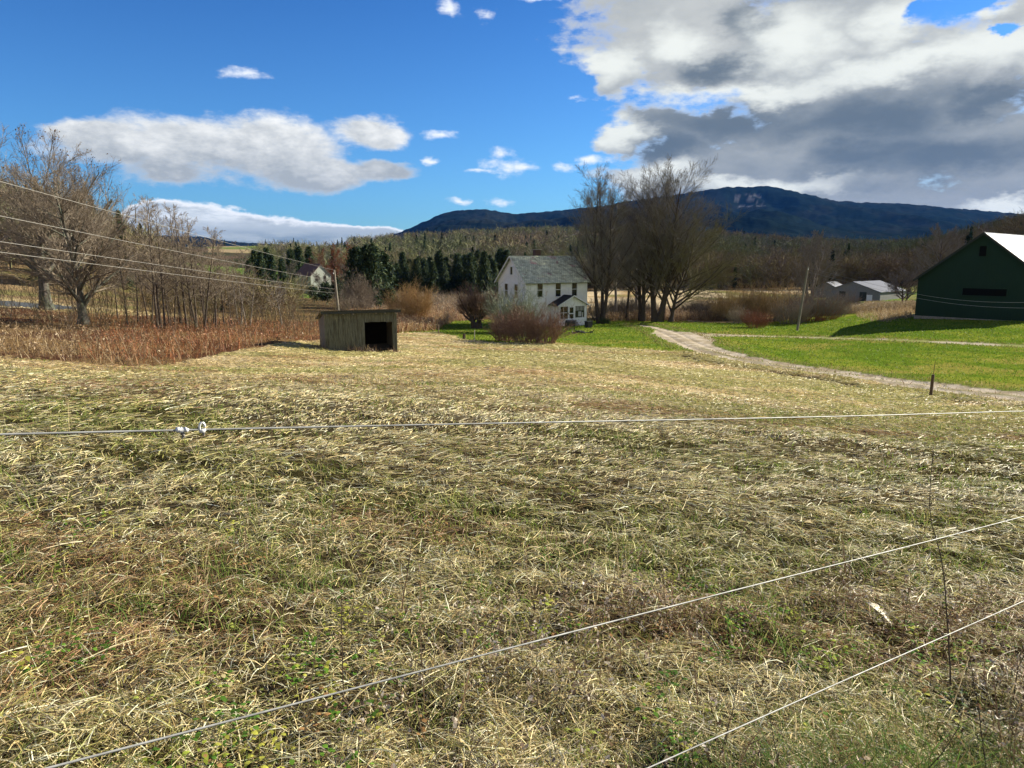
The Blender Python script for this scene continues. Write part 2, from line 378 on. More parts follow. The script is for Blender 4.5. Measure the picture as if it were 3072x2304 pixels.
# ------------------------------------------------------------------ grass, straw, weeds
def ribbons(P, D, L, W, bend, tint, S=3, nrm=None, taper=.15):
    """curved flat blades. P base, D unit direction, bend = per-blade vector added along the blade"""
    n = len(P); t = np.linspace(0, 1, S + 1)[None, :, None]
    path = P[:, None] + D[:, None] * (L[:, None, None] * t) + bend[:, None] * (L[:, None, None] * t * t)
    if nrm is None:
        r = R.normal(size=(n, 3)); side = np.cross(D, r)
    else: side = np.cross(D, nrm)
    side /= np.linalg.norm(side, axis=1, keepdims=True) + 1e-9
    w = W[:, None, None] * (1 - (1 - taper) * t ** 2) * .5
    V = np.stack([path - side[:, None] * w, path + side[:, None] * w], 2)       # n,S+1,2,3
    b = (np.arange(n) * (S + 1) * 2)[:, None] + np.arange(S)[None] * 2
    Qd = np.stack([b, b + 1, b + 3, b + 2], -1).reshape(-1, 4)
    return V.reshape(-1, 3), Qd, np.repeat(tint, (S + 1) * 2, axis=0)
def merge(parts):
    o = 0; vs = []; qs = []; ts = []
    for v, q, t in parts: vs.append(v); qs.append(q + o); ts.append(t); o += len(v)
    return np.concatenate(vs), np.concatenate(qs), np.concatenate(ts)
def unit(v): return v / (np.linalg.norm(v, axis=-1, keepdims=True) + 1e-12)
def sample_view(n, y0, y1, a0=-.98, a1=.98, mixlin=.5):
    k = int(n * mixlin)
    Y = np.concatenate([R.uniform(y0, y1, k), np.exp(R.uniform(math.log(y0), math.log(y1), n - k))])
    return R.uniform(a0, a1, n) * (Y + .35), Y
m_straw = mat('dry_straw', attr=True, var=0, rough=.55, trans=.25, spec=.35)
m_blade = mat('grass_blade', attr=True, var=0, rough=.6, trans=.35, spec=.1)

NS = 780000
x, y = sample_view(NS, 1.15, 84)
mk_ = masks(x, y); g, r, p = mead_mix(x, y)
keep = mk_['mead'] & (R.uniform(size=NS) < 1 - .5 * sm(74, 84, y)) & (R.uniform(size=NS) < 1 - .35 * g) & (mk_['dd'] > 1.7) & ~((np.abs(mk_['ds'] - 3.3 - fbm(x / 4, y / 4, 98, 2)) < .5) & (fbm(x / 3.5, y / 3.5, 99, 2) > .47) & (y < 56) & (x > 9) & (R.uniform(size=NS) < .75))
lump = fbm(x * 2.4, y * 3.2, 81, 3); keep &= R.uniform(size=NS) < .35 + 1.3 * sm(.35, .6, lump)
x, y, g, r, p, lump = [q[keep] for q in (x, y, g, r, p, lump)]; n = len(x)
hd = np.radians(14) + (fbm(x / 4, y / 3, 83, 3) - .5) * 4.5 + R.normal(size=n) * (.55 + .75 * (1 - sm(3.5, 9, y)))      # comb direction of the swath
tilt = np.abs(R.normal(size=n)) * (.17 + .30 * (1 - sm(2.5, 10, y))) + .02
D = np.stack([np.cos(hd) * np.cos(tilt), np.sin(hd) * np.cos(tilt), np.sin(tilt)], 1)
D[:, :2] *= np.where(R.uniform(size=n) < .5, 1, -1)[:, None]
L = R.uniform(.035, .175, n) * (1 + np.minimum(y, 60) * .014) * np.where(R.uniform(size=n) < .05, 1.9, 1.); W = np.clip(.00095 * y, .0034, .05) * R.uniform(.6, 1.4, n)
Z = ground(x, y) + (fbm(x * 3.1, y * 4.5, 71, 3) - .5) * .09 * (1 - sm(30, 60, y)) + R.uniform(0, 1, n) ** 1.5 * (.015 + .09 * sm(.45, .7, lump))
P = np.stack([x, y, Z], 1) - D * L[:, None] * .4 * np.array([1, 1, .2])
u = R.uniform(size=n)[:, None]; v = R.uniform(.6, 1.4, (n, 1))
col = np.where(u < .34, [.74, .59, .29], np.where(u < .62, [.86, .77, .50], np.where(u < .78, [.34, .24, .09], [.06, .04, .02])))
col = lerp(col, [.30, .15, .07], (R.uniform(size=n) < r * .6) * .8); col = lerp(col, [.78, .68, .44], (R.uniform(size=n) < p * .4) * .8)
col = lerp(col, [.33, .34, .08], (R.uniform(size=n) < .22 + .30 * g) * .75) * v
col = lerp(col, mead_col(x, y) * 1.4, sm(6, 34, y) * .6)
bend = R.normal(size=(n, 3)) * [.12, .12, .04]; bend[:, 2] -= tilt * .7
nr_ = np.zeros((n, 3)); nr_[:, 2] = 1; nr_ += R.normal(size=(n, 3)) * .6
straw = ribbons(P, unit(D), L, W, bend, np.clip(col, 0, .9), 3, nr_, .3)
v_, q_, t_ = straw
o = link('straw', mesh_np('straw', v_, Q=q_, tint=t_), m_straw); tag(o, 'dry cut straw lying flat all over the mown meadow', 'straw', kind='stuff')

def blades(n, y0, y1, cond, hl, wf, cols, lin=.35, a0=-.98, a1=.98, spread=.35, S=3):
    x, y = sample_view(n, y0, y1, a0, a1, lin); k = cond(x, y); x, y = x[k], y[k]; n = len(x)
    D = unit(np.stack([R.normal(size=n) * spread, R.normal(size=n) * spread, np.ones(n)], 1))
    L = R.uniform(hl[0], hl[1], n); W = np.clip(wf[0] * y, wf[1], wf[2]) * R.uniform(.7, 1.3, n)
    Z = ground(x, y) - .01
    b = R.normal(size=(n, 3)) * .35; b[:, 2] = -.25
    c = np.array(cols)[R.integers(0, len(cols), n)] * R.uniform(.7, 1.35, (n, 1))
    return ribbons(np.stack([x, y, Z], 1), D, L, W, b, c, S)
def c_green(x, y):
    m = masks(x, y); g, r, p = mead_mix(x, y); c = fbm(x * 1.7, y * 2.1, 88, 3)
    return m['mead'] & (R.uniform(size=len(x)) < (.22 + .45 * g) * sm(.38, .6, c) + .05)
def c_low(x, y):                                   # rank growth near the fence
    c = fbm(x * 1.3, y * 1.5, 89, 3)
    return (R.uniform(size=len(x)) < sm(.5, .66, c + .22 * sm(2.6, 1.5, y - .25 * x)))
def c_corner(x, y):
    c = fbm(x * 2.6, y * 2.6, 95, 3)
    return (R.uniform(size=len(x)) < sm(.40, .58, c) * sm(2.6, 1.9, y) * sm(.5, 1.1, x))
GRN = [(.16, .24, .04), (.22, .28, .06), (.32, .33, .09), (.10, .17, .03), (.40, .36, .14)]
g1 = blades(190000, 1.15, 34, c_green, (.05, .17), (.0011, .0028, .02), GRN)
g2 = blades(14000, 1.1, 5.0, c_low, (.10, .26), (.001, .003, .01), [(.10, .19, .03), (.16, .26, .05), (.30, .34, .10), (.46, .40, .20)], 1.0)
g3 = blades(40000, 1.1, 2.8, c_corner, (.14, .40), (.001, .003, .01), [(.07, .15, .025), (.12, .22, .04), (.20, .26, .07), (.30, .22, .10)], 1.0, 0, .98, .5, 4)
v_, q_, t_ = merge([g1, g2, g3])
o = link('grass', mesh_np('grass', v_, Q=q_, tint=t_), m_blade); tag(o, 'green grass tufts growing up through the cut hay', 'grass', kind='stuff')
# lawn blades
def c_lawn(x, y): return masks(x, y)['lawn']
x, y = R.uniform(-14, 62, 110000), R.uniform(28, 100, 110000); k = c_lawn(x, y) & (x < y * .95); x, y = x[k], y[k]; n = len(x)
lwc = np.array([(.11, .195, .02), (.14, .23, .02), (.16, .24, .025), (.22, .26, .045)])[R.integers(0, 4, n)] * R.uniform(.7, 1.25, (n, 1))
Wl = np.clip(y * .0012, .03, .12)
lb_ = ribbons(np.stack([x, y, ground(x, y) - .01], 1), unit(np.stack([R.normal(size=n) * .5, R.normal(size=n) * .5, np.ones(n)], 1)), R.uniform(.05, .13, n), Wl * R.uniform(.6, 1.4, n), R.normal(size=(n, 3)) * .3, lwc, 2)
# ragged edge tufts along drive, lane and tree row
x, y = R.uniform(-12, 60, 160000), R.uniform(28, 105, 160000); mm = masks(x, y)
ex = x + R.normal(size=len(x)) * .01
edge = (((mm['dd'] > 1.6) & (mm['dd'] < 3.2)) | ((mm['ld'] < 1.9) & (mm['ld'] > .9)) | ((np.abs(mm['ds']) < .25) & (y < 60))) & (R.uniform(size=len(x)) < .8) & ~((mm['dd'] < 2.4) & (y > 56) & (y < 84))
x, y = x[edge], y[edge]; n = len(x)
ec = np.array([(.26, .24, .08), (.40, .32, .15), (.17, .2, .05), (.22, .13, .06)])[R.integers(0, 4, n)] * R.uniform(.7, 1.25, (n, 1))
eb_ = ribbons(np.stack([x, y, ground(x, y) - .03], 1), unit(np.stack([R.normal(size=n) * .5, R.normal(size=n) * .5, np.ones(n)], 1)), R.uniform(.06, .2, n), np.clip(y * .001, .03, .1) * R.uniform(.5, 1.2, n), R.normal(size=(n, 3)) * .3, ec, 2)
v_, q_, t_ = merge([lb_, eb_])
o = link('lawn_grass', mesh_np('lawn_grass', v_, Q=q_, tint=t_), m_blade); tag(o, 'short green lawn grass and ragged verge tufts', 'grass', kind='stuff')

# broad-leaved weeds: rosettes of small leaves
def rosettes(n, y0, y1, size, cols, cond, a0=-.95, a1=.95):
    x, y = sample_view(n, y0, y1, a0, a1, .6); k = cond(x, y); x, y = x[k], y[k]; n = len(x); m = 9
    cx = np.repeat(x, m); cy = np.repeat(y, m); th = R.uniform(0, 6.28, n * m); rr = R.uniform(0, .07, n * m)
    px_, py_ = cx + rr * np.cos(th), cy + rr * np.sin(th)
    D = unit(np.stack([np.cos(th), np.sin(th), R.uniform(.1, 1.1, n * m)], 1)); L = R.uniform(size[0], size[1], n * m)
    base = np.array(cols)[R.integers(0, len(cols), n)]; c = np.repeat(base, m, 0) * R.uniform(.7, 1.4, (n * m, 1))
    P = np.stack([px_, py_, ground(px_, py_) + R.uniform(.02, .12, n * m)], 1)
    t = np.array([0, .3, .65, 1.])[None, :, None]; path = P[:, None] + D[:, None] * L[:, None, None] * t; path[:, :, 2] -= (L[:, None] * .5) * t[:, :, 0] ** 2
    side = unit(np.cross(D, [0, 0, 1.])); w = (L * .28)[:, None, None] * np.array([.15, 1, .85, .08])[None, :, None]
    V = np.stack([path - side[:, None] * w, path + side[:, None] * w], 2)
    b = (np.arange(n * m) * 8)[:, None] + np.arange(3)[None] * 2
    return V.reshape(-1, 3), np.stack([b, b + 1, b + 3, b + 2], -1).reshape(-1, 4), np.repeat(c, 8, 0)
w1 = rosettes(1100, 1.15, 4.6, (.014, .038), [(.13, .26, .03), (.30, .36, .05), (.07, .15, .02), (.10, .2, .03), (.42, .42, .07)], lambda x, y: R.uniform(size=len(x)) < sm(.52, .64, fbm(x * 1.5, y * 1.5, 101, 3) + .12 * sm(3.2, 1.6, y)))
w2 = rosettes(500, 1.15, 9, (.012, .035), [(.30, .34, .07), (.35, .2, .08), (.45, .38, .2)], lambda x, y: R.uniform(size=len(x)) < .7)
v_, q_, t_ = merge([w1, w2])
o = link('weeds', mesh_np('weeds', v_, Q=q_, tint=t_), m_blade); tag(o, 'low broad leaved green weeds between the straw', 'weeds', kind='stuff')

# dead brown weed stalks with fluffy seed heads, lower right by the fence
def stalks(n, zone, hr, wr, cols, heads=5, headc=((.55, .47, .38), (.40, .30, .2)), hs=.008, S=3, lean=.18, hf=None):
    x, y = zone(n); n = len(x); D = unit(np.stack([R.normal(size=n) * lean, R.normal(size=n) * lean, np.ones(n)], 1)); L = R.uniform(hr[0], hr[1], n) * (hf(x, y) if hf else 1.)
    W = R.uniform(wr[0], wr[1], n); b = R.normal(size=(n, 3)) * .12; P = np.stack([x, y, ground(x, y) - .02], 1)
    c = np.array(cols)[R.integers(0, len(cols), n)] * R.uniform(.7, 1.3, (n, 1)); out = [ribbons(P, D, L, W, b, c, S)]
    # side twigs
    t = R.uniform(.3, 1, n * 4); i = np.repeat(np.arange(n), 4)
    q = P[i] + D[i] * (L[i] * t)[:, None] + b[i] * (L[i] * t * t)[:, None]
    d2 = unit(D[i] + R.normal(size=(n * 4, 3)) * .7); l2 = L[i] * R.uniform(.1, .3, n * 4)
    out.append(ribbons(q, d2, l2, W[i] * .6, R.normal(size=(n * 4, 3)) * .1, c[i], 2))
    if heads:
        k = R.integers(0, n * 4, n * heads); hp = q[k] + d2[k] * (l2[k] * R.uniform(.5, 1., n * heads))[:, None]
        hc = np.array(headc)[R.integers(0, len(headc), n * heads)] * R.uniform(.6, 1.2, (n * heads, 1))
        hd_ = unit(R.normal(size=(n * heads, 3))); hl = R.uniform(.6, 1.6, n * heads) * hs
        out.append(ribbons(hp, hd_, hl, hl * .8, R.normal(size=(n * heads, 3)) * .2, hc, 2, None, .4))
    return merge(out)
def z_corner(n):
    y = R.uniform(1.15, 4.6, n); x = R.uniform(-.4, .95, n) * (y + .4)
    k = R.uniform(size=n) < sm(.4, .6, fbm(x * 1.4, y * 1.4, 111, 3)) * sm(4.6, 2.2, y - .25 * x) * sm(-.9, .9, x); return x[k], y[k]
def z_sparse(n):
    x, y = sample_view(n, 2.2, 24, -.9, .9, .5); k = masks(x, y)['mead']; return x[k], y[k]
s1 = stalks(6500, z_corner, (.10, .42), (.002, .0045), [(.07, .045, .03), (.14, .09, .05), (.26, .19, .11)], 7, ((.62, .54, .44), (.48, .38, .28), (.2, .13, .08)), .011)
s2 = stalks(500, z_sparse, (.15, .55), (.004, .009), [(.22, .15, .09), (.4, .32, .18), (.14, .09, .06)], 1)
v_, q_, t_ = merge([s1, s2])
o = link('dead_weed_stalks', mesh_np('dead_weed_stalks', v_, Q=q_, tint=t_), m_straw); tag(o, 'brown dead weed stalks with pale seed tufts near the fence', 'weeds', kind='stuff')
# ------------------------------------------------------------------ bare trees, shrubs, conifers
m_bark = mat('bark', (.085, .068, .055), .9, var=.45, scale=6, bump=.5, bscale=25, bdist=.02, stretch=(1, 1, .25), spec=0.)
m_bark_l = mat('bark_pale', (.21, .185, .16), .9, var=.4, scale=6, bump=.4, bscale=25, bdist=.02, stretch=(1, 1, .25), spec=0.)
m_moss = mat('bark_mossy', (.10, .115, .085), .9, var=.4, scale=3, col2=(.15, .13, .11), bump=.5, bscale=20, bdist=.03, stretch=(1, 1, .3), spec=.1)
m_twig = mat('twigs', (.185, .165, .14), .9, var=.3, scale=1, spec=0.)
m_twig_t = mat('twigs_tan', (.25, .205, .155), .9, var=.3, scale=1, spec=0.)
m_twig_o = mat('twigs_olive', (.16, .145, .08), .9, var=.3, scale=1, spec=0.)
m_twig_b = mat('twigs_brown', (.215, .14, .105), .9, var=.35, scale=1.2, spec=0.)
m_twig_r = mat('twigs_red', (.24, .11, .07), .9, var=.3, scale=2, spec=0.)
m_twig_y = mat('twigs_orange', (.40, .275, .13), .9, var=.3, scale=1.5, spec=0.)
m_twig_g = mat('twigs_grey_green', (.25, .27, .20), .9, var=.3, scale=1.5, spec=0.)
m_attr = mat('plant_mass', attr=True, rough=.9, var=.2, scale=.6, spec=0.)
m_needle = mat('needles', attr=True, rough=.7, var=.3, scale=.8, trans=.12, spec=.2)

def walk(P0, D, L, seg, wig, up, rg):
    n = len(P0); path = np.zeros((n, seg + 1, 3)); path[:, 0] = P0; d = D.copy()
    for s in range(seg):
        d = d + rg.normal(size=(n, 3)) * wig; d[:, 2] += up; d = unit(d)
        path[:, s + 1] = path[:, s] + d * (L / seg)[:, None]
    return path
def radii(r0, seg, end=.25): return r0[:, None] * (1 - (1 - end) * np.linspace(0, 1, seg + 1)[None] ** .8)
def spawn(path, rad, L, n, t0, t1, ang, asd, ratio, falloff, rr, rg, phase=True, rmin=.004, base=False):
    """children of every branch: start points, directions, lengths, radii"""
    N_, S = path.shape[0], path.shape[1] - 1
    i = np.repeat(np.arange(N_), n); k = np.tile(np.arange(n), N_)
    t = t0 + (t1 - t0) * (k + rg.uniform(0, 1, N_ * n)) / n; t = np.clip(t, 0, .999)
    s = (t * S).astype(int); f = (t * S - s)[:, None]
    P = path[i, s] * (1 - f) + path[i, s + 1] * f; T = unit(path[i, s + 1] - path[i, s])
    ref = np.where(np.abs(T[:, 2:3]) > .9, [[1., 0, 0]], [[0, 0, 1.]]); u = unit(np.cross(T, ref)); v = np.cross(T, u)
    ph = k * 2.399 + rg.uniform(0, 6.28, N_)[i] + rg.normal(size=N_ * n) * .4
    a = np.radians(ang + rg.normal(size=N_ * n) * asd)
    D = T * np.cos(a)[:, None] + (u * np.cos(ph)[:, None] + v * np.sin(ph)[:, None]) * np.sin(a)[:, None]
    Lc = L[i] * ratio * (1 - falloff * (t - t0) / (t1 - t0 + 1e-6)) * rg.uniform(.7, 1.25, N_ * n)
    rp = rad[i, s] * (1 - f[:, 0]) + rad[i, s + 1] * f[:, 0]
    return P, unit(D), Lc, np.maximum(rp * rr, rmin)
def tubes(path, rad, k):
    n, S1 = path.shape[:2]; T = np.empty_like(path); T[:, 1:-1] = path[:, 2:] - path[:, :-2] if S1 > 2 else T[:, 1:-1]
    T[:, 0] = path[:, 1] - path[:, 0]; T[:, -1] = path[:, -1] - path[:, -2]; T = unit(T)
    t0 = T[:, 0]; ref = np.where(np.abs(t0[:, 2:3]) > .8, [[1., .1, 0]], [[.1, 0, 1.]])[:, None]
    u = unit(np.cross(T, ref)); v = np.cross(T, u); q = np.arange(k) * 2 * math.pi / k
    V = path[:, :, None] + rad[:, :, None, None] * (u[:, :, None] * np.cos(q)[:, None] + v[:, :, None] * np.sin(q)[:, None])
    b = (np.arange(n) * S1 * k)[:, None, None] + (np.arange(S1 - 1) * k)[None, :, None]; j = np.arange(k)[None, None]; j2 = (j + 1) % k
    return V.reshape(-1, 3), np.stack([b + j, b + j2, b + k + j2, b + k + j], -1).reshape(-1, 4)
def join(parts):
    o = 0; vs = []; qs = []
    for v, q in parts: vs.append(v); qs.append(q + o); o += len(v)
    return np.concatenate(vs), np.concatenate(qs)

def bare_tree(seed, H, kind='round', trunk_r=.3, fork=.25, nl=9, nn=(8, 7, 6), tw=.012, stems=1, lean=0., width=1., twig_r=.6, len_last=.45):
    """returns (wood V,Q) (crown V,Q). kind: round (spreading maple), vase (steep ascending limbs), slim (pole-like sapling)"""
    rg = np.random.default_rng(seed)
    P0 = np.zeros((stems, 3)); D = np.zeros((stems, 3)); D[:, 2] = 1; D[:, 0] += lean
    if stems > 1:
        q = np.arange(stems) * 6.28 / stems + rg.uniform(0, 1); D[:, 0] += .14 * np.cos(q) * width; D[:, 1] += .14 * np.sin(q) * width; P0[:, 0] = .22 * np.cos(q); P0[:, 1] = .22 * np.sin(q)
    D = unit(D); L = H * {'round': .78, 'vase': .93, 'slim': .97}[kind] * rg.uniform(.85, 1., stems) if stems > 1 else np.array([H * {'round': .72, 'vase': .93, 'slim': .97}[kind]])
    P0[:, 2] = -.25
    sg = 10; p0 = walk(P0, D, L, sg, .035 if kind != 'slim' else .02, .03, rg); r0 = radii(np.full(stems, trunk_r), sg, .12)
    r0[:, 0] *= 1.45; r0[:, 1] *= 1.05
    if kind == 'round': a = (58, 12, .62, .45, .62); up = .05
    elif kind == 'vase': a = (42, 9, .37, .52, .42); up = .035
    else: a = (48, 12, .20, .55, .5); up = .03
    c = spawn(p0, r0, L, nl, fork, .97, a[0], a[1], a[2] * width, a[3], a[4], rg); p1 = walk(c[0], c[1], c[2], 6, .055, up * 1.5, rg); r1 = radii(c[3], 6, .22)
    wood = [tubes(p0, r0, 9), tubes(p1, r1, 6)]
    c2 = spawn(p1, r1, c[2], nn[0], .15, .97, 30, 10, .48, .45, .6, rg); p2 = walk(c2[0], c2[1], c2[2], 4, .07, up * 1.2, rg); r2 = radii(c2[3], 4, .25)
    c3 = spawn(p2, r2, c2[2], nn[1], .12, .98, 30, 10, .50, .35, .6, rg, rmin=tw * .8); p3 = walk(c3[0], c3[1], c3[2], 3, .08, up * 1.2, rg); r3 = radii(c3[3], 3, .35)
    crown = [tubes(p2, r2, 4), tubes(p3, r3, 3)]
    # leader tips also carry twigs
    c4 = spawn(p3, r3, c3[2], nn[2], .15, 1., 30, 14, len_last * 1.25, .3, .6, rg, rmin=tw * twig_r); p4 = walk(c4[0], c4[1], c4[2], 2, .09, up, rg); crown.append(tubes(p4, radii(c4[3], 2, .3), 3))
    c5 = spawn(p2, r2, c2[2], nn[2], .2, 1., 36, 14, .32, .3, .5, rg, rmin=tw * twig_r); p5 = walk(c5[0], c5[1], c5[2], 2, .09, up, rg); crown.append(tubes(p5, radii(c5[3], 2, .3), 3))
    return join(wood), join(crown), p4
def make_tree(name, label, cat, loc, data, mw, mc, rz=0., group=None, s=1.):
    t = empty(name, loc, rz, label, cat, group); t.scale = (s, s, s) if not isinstance(s, tuple) else s
    (wv, wq), (cv, cq), _ = data
    link('trunk', mesh_np('trunk', wv, Q=wq, smooth=True), mw, t); link('crown', mesh_np('crown', cv, Q=cq), mc, t)
    return t
def leaves_on(paths, n, size, rg, cols):
    i = rg.integers(0, len(paths), n); P = paths[i, -1] + rg.normal(size=(n, 3)) * .08; D = unit(rg.normal(size=(n, 3)) + [0, 0, -.6]); L = rg.uniform(.6, 1.3, n) * size
    global R
    return ribbons(P, D, L, L * .8, rg.normal(size=(n, 3)) * .2, np.array(cols)[rg.integers(0, len(cols), n)], 2, None, .3)
def shrub(seed, H, Wd, n=60, nn=(6, 5), r=.018, wig=.12, up=.05, spread=1., lift=0.):
    """many stems from one foot, filling a dome H high and Wd wide"""
    rg = np.random.default_rng(seed); q = rg.uniform(0, 6.28, n); e = np.sqrt(rg.uniform(0, 1, n)) * spread
    D = unit(np.stack([np.cos(q) * e * Wd / 2, np.sin(q) * e * Wd / 2, np.full(n, H) * (1.08 - .35 * e)], 1)); L = np.sqrt((e * Wd / 2) ** 2 + (H * (1. - .32 * e ** 2)) ** 2) * rg.uniform(.42, .9, n) * np.where(rg.uniform(size=n) < .08, 1.25, 1.) * (.68 + .62 * fbm(np.cos(q) * 1.7 * np.sqrt(e + .1) + seed, np.sin(q) * 1.7 * np.sqrt(e + .1), seed, 3))
    P0 = np.stack([np.cos(q) * e * Wd * .12, np.sin(q) * e * Wd * .12, np.full(n, -.1)], 1)
    P0[:, :2] *= 2.0
    p0 = walk(P0, D, L, 5, wig, up, rg); r0 = radii(np.full(n, r), 5, .3)
    c = spawn(p0, r0, L, nn[0], .2, 1, 32, 12, .45, .4, .6, rg, rmin=r * .42); p1 = walk(c[0], c[1], c[2], 3, .16, up, rg); r1 = radii(c[3], 3, .4)
    c = spawn(p1, r1, c[2], nn[1], .1, 1, 34, 14, .5, .3, .6, rg, rmin=r * .36); p2 = walk(c[0], c[1], c[2], 2, .18, up, rg); r2 = radii(c[3], 2, .4)
    return join([tubes(p0, r0, 4)]), join([tubes(p1, r1, 3), tubes(p2, r2, 3)]), p2
def make_shrub(label, loc, data, mw, mc, group=None, name='shrub', cat='shrub'):
    t = empty(name, loc, 0, label, cat, group); (wv, wq), (cv, cq), _ = data
    link('stems', mesh_np('stems', wv, Q=wq), mw, t); link('twigs', mesh_np('twigs', cv, Q=cq), mc, t); return t

# -- the row of tall bare trees right of the house
# (pixel column, depth, height, kind, trunk radius, label)
G1 = 'tall bare trees right of the farmhouse'
d = bare_tree(21, 20.6, 'vase', .30, .16, 24, (8, 7, 6), .015, stems=3, width=1.15)
make_tree('bare_tree', 'tall bare tree just right of the farmhouse wall with a forked dark trunk', 'tree', at(601, 97), d, m_bark, m_twig, .4, G1)
d = bare_tree(22, 18.8, 'vase', .26, .24, 22, (8, 7, 6), .014, width=.9)
make_tree('bare_tree', 'slender bare tree between the farmhouse tree and the reddish trunk, behind the row', 'tree', at(615, 107), d, m_bark_l, m_twig, 1.4, G1)
d = bare_tree(28, 12.5, 'vase', .26, .3, 14, (7, 7, 5), .018, width=.7)
make_tree('bare_tree', 'shortest tree of the row, a thin straight brown trunk left of the wide double trunk', 'tree', at(627, 104), d, m_bark, m_twig, 2, G1)
d = bare_tree(23, 18.8, 'vase', .38, .16, 24, (8, 7, 6), .015, stems=2, width=1.05)
make_tree('bare_tree', 'bare tree with a wide double trunk, second from the road side of the row', 'tree', at(642, 103), d, m_bark, m_twig, 1.1, G1)
d = bare_tree(24, 21.6, 'vase', .50, .15, 34, (10, 8, 6), .015, stems=2, width=1.45)
make_tree('bare_tree', 'tallest bare tree of the row with a thick straight trunk', 'tree', at(657.5, 101), d, m_bark, m_twig, 2.2, G1)
d = bare_tree(25, 15.5, 'round', .34, .12, 26, (10, 8, 6), .015, width=1.55, lean=.24)
make_tree('bare_tree', 'wide spreading bare tree with a leaning trunk, last of the row by the drive', 'tree', at(670, 101), d, m_bark, m_twig_o, .2, G1)
d = bare_tree(26, 17.5, 'vase', .3, .2, 18, (8, 7, 5), .014, width=.85)
make_tree('bare_tree', 'grey bare tree standing behind the gap of the tree row', 'tree', at(636, 122), d, m_bark_l, m_twig, .2, G1)

# -- left side
d = bare_tree(31, 12.4, 'round', .34, .13, 30, (11, 9, 6), .012, width=1.0)
make_tree('bare_tree', 'broad round crowned bare tree with mossy trunk above the brush on the left', 'tree', at(84, 50), d, m_moss, m_twig_t, .6)
rg = np.random.default_rng(5)
d = bare_tree(32, 16.2, 'round', .52, .2, 20, (10, 8, 6), .015, width=1.1)
t_ = make_tree('bare_tree', 'largest old tree at the left edge with thick dark green trunk by the road', 'tree', at(47, 62), d, m_moss, m_twig_t, 2.0)
lv = leaves_on(d[2], 1500, .11, rg, [(.16, .10, .05), (.12, .09, .05), (.2, .14, .07)])
link('leaves', mesh_np('leaves', lv[0], Q=lv[1], tint=lv[2]), m_attr, t_)
d = bare_tree(33, 15, 'round', .4, .25, 14, (9, 8, 6), .014, width=1.1)
make_tree('bare_tree', 'bare tree cut by the left edge of the picture with low pale limbs', 'tree', at(-25, 58), d, m_bark_l, m_twig_t, 1.0)
d = bare_tree(34, 14, 'round', .3, .2, 16, (9, 8, 5), .018, width=1.)
make_tree('bare_tree', 'bare tree standing on the bank behind the two big left trees', 'tree', at(70, 84), d, m_bark, m_twig_t, 1.0)
# slim saplings
SAP = [(128, 50, 5.8, 0), (138, 54, 6.5, 1), (158, 47, 8.2, 0), (161, 50, 9.0, 1), (165, 48, 7.6, 2), (172, 53, 6.4, 2), (181, 55, 8.4, 0), (187, 51, 8.6, 1), (197, 50, 7.6, 0), (200.5, 49, 8.0, 2), (205, 52, 7.4, 1),
       (211, 56, 6.0, 0), (216, 52, 6.9, 2), (224, 57, 6.6, 1), (232, 54, 5.0, 0), (240, 58, 6.2, 2), (248, 56, 5.2, 1), (150, 58, 7.0, 2), (192, 60, 8.4, 2), (118, 56, 6.0, 1)]
G2 = 'slim grey saplings behind the red brush'
protos = []
for v in range(4):
    d = bare_tree(40 + v, 8.6, 'slim', .085, .30, 24, (6, 5, 3), .011, width=1.1, stems=1 + (v % 2))
    protos.append(d)
plc = {}
PL = ['leftmost of the slim saplings, in front of the broad tree', 'slim sapling close beside the leftmost one', 'slim sapling at the left of the tightest clump', 'tallest slim sapling, in the middle of the left clump', 'slim sapling at the right of the left clump',
      'short slim sapling just past the left clump', 'slim sapling with wide fork between the two clumps', 'tall slim sapling left of the second clump', 'slim sapling starting the second clump', 'pale slim sapling in the centre of the second clump',
      'slim sapling at the right of the second clump', 'short sapling behind the right side of the second clump', 'pale forked sapling right of the second clump', 'slender sapling halfway to the end of the sapling row', 'shortest sapling near the right end of the row',
      'fifth sapling from the right end, leaning over the brush', 'rightmost slim sapling of the row', 'slim sapling set back behind the left clump', 'tall sapling set back behind the second clump', 'sapling hidden among the branches of the broad left tree']
for i, (px_, Y, h, v) in enumerate(SAP):
    v = (v + i) % 4; p = at(px_, Y); s = h / 8.0; sc = (s * 1.0, s * 1.0, s)
    if v not in plc:
        plc[v] = make_tree('sapling', PL[i], 'sapling', p, protos[v], m_bark_l if v == 1 else m_bark, m_twig_t, i * 1.7, G2, sc)
    else: copy_tree(plc[v], p, i * 1.7, sc, PL[i])
d = bare_tree(47, 5.9, 'round', .07, .35, 12, (6, 5, 4), .010, width=.7)
make_tree('sapling', 'lone pale young tree standing in the brush left of the shed', 'sapling', at(282, 62), d, m_bark_l, m_bark_l, 0)
# right side
d = bare_tree(51, 14.5, 'vase', .28, .15, 14, (7, 6, 5), .024, stems=3, width=1.2)
make_tree('bare_tree', 'open branched pale bare tree behind the wooden pole', 'tree', at(808, 112), d, m_bark_l, m_twig, 0)
d = bare_tree(52, 18.5, 'round', .34, .2, 18, (10, 9, 5), .03, width=1.1)
make_tree('bare_tree', 'round crowned bare tree showing behind the left slope of the green barn', 'tree', at(936, 165), d, m_bark, m_twig, 0)
d = bare_tree(53, 8.2, 'round', .22, .14, 14, (9, 8, 5), .024, width=1.2, stems=2)
make_tree('bare_tree', 'low spreading apple tree left of the green barn', 'tree', at(904, 140), d, m_bark, m_twig, 0)
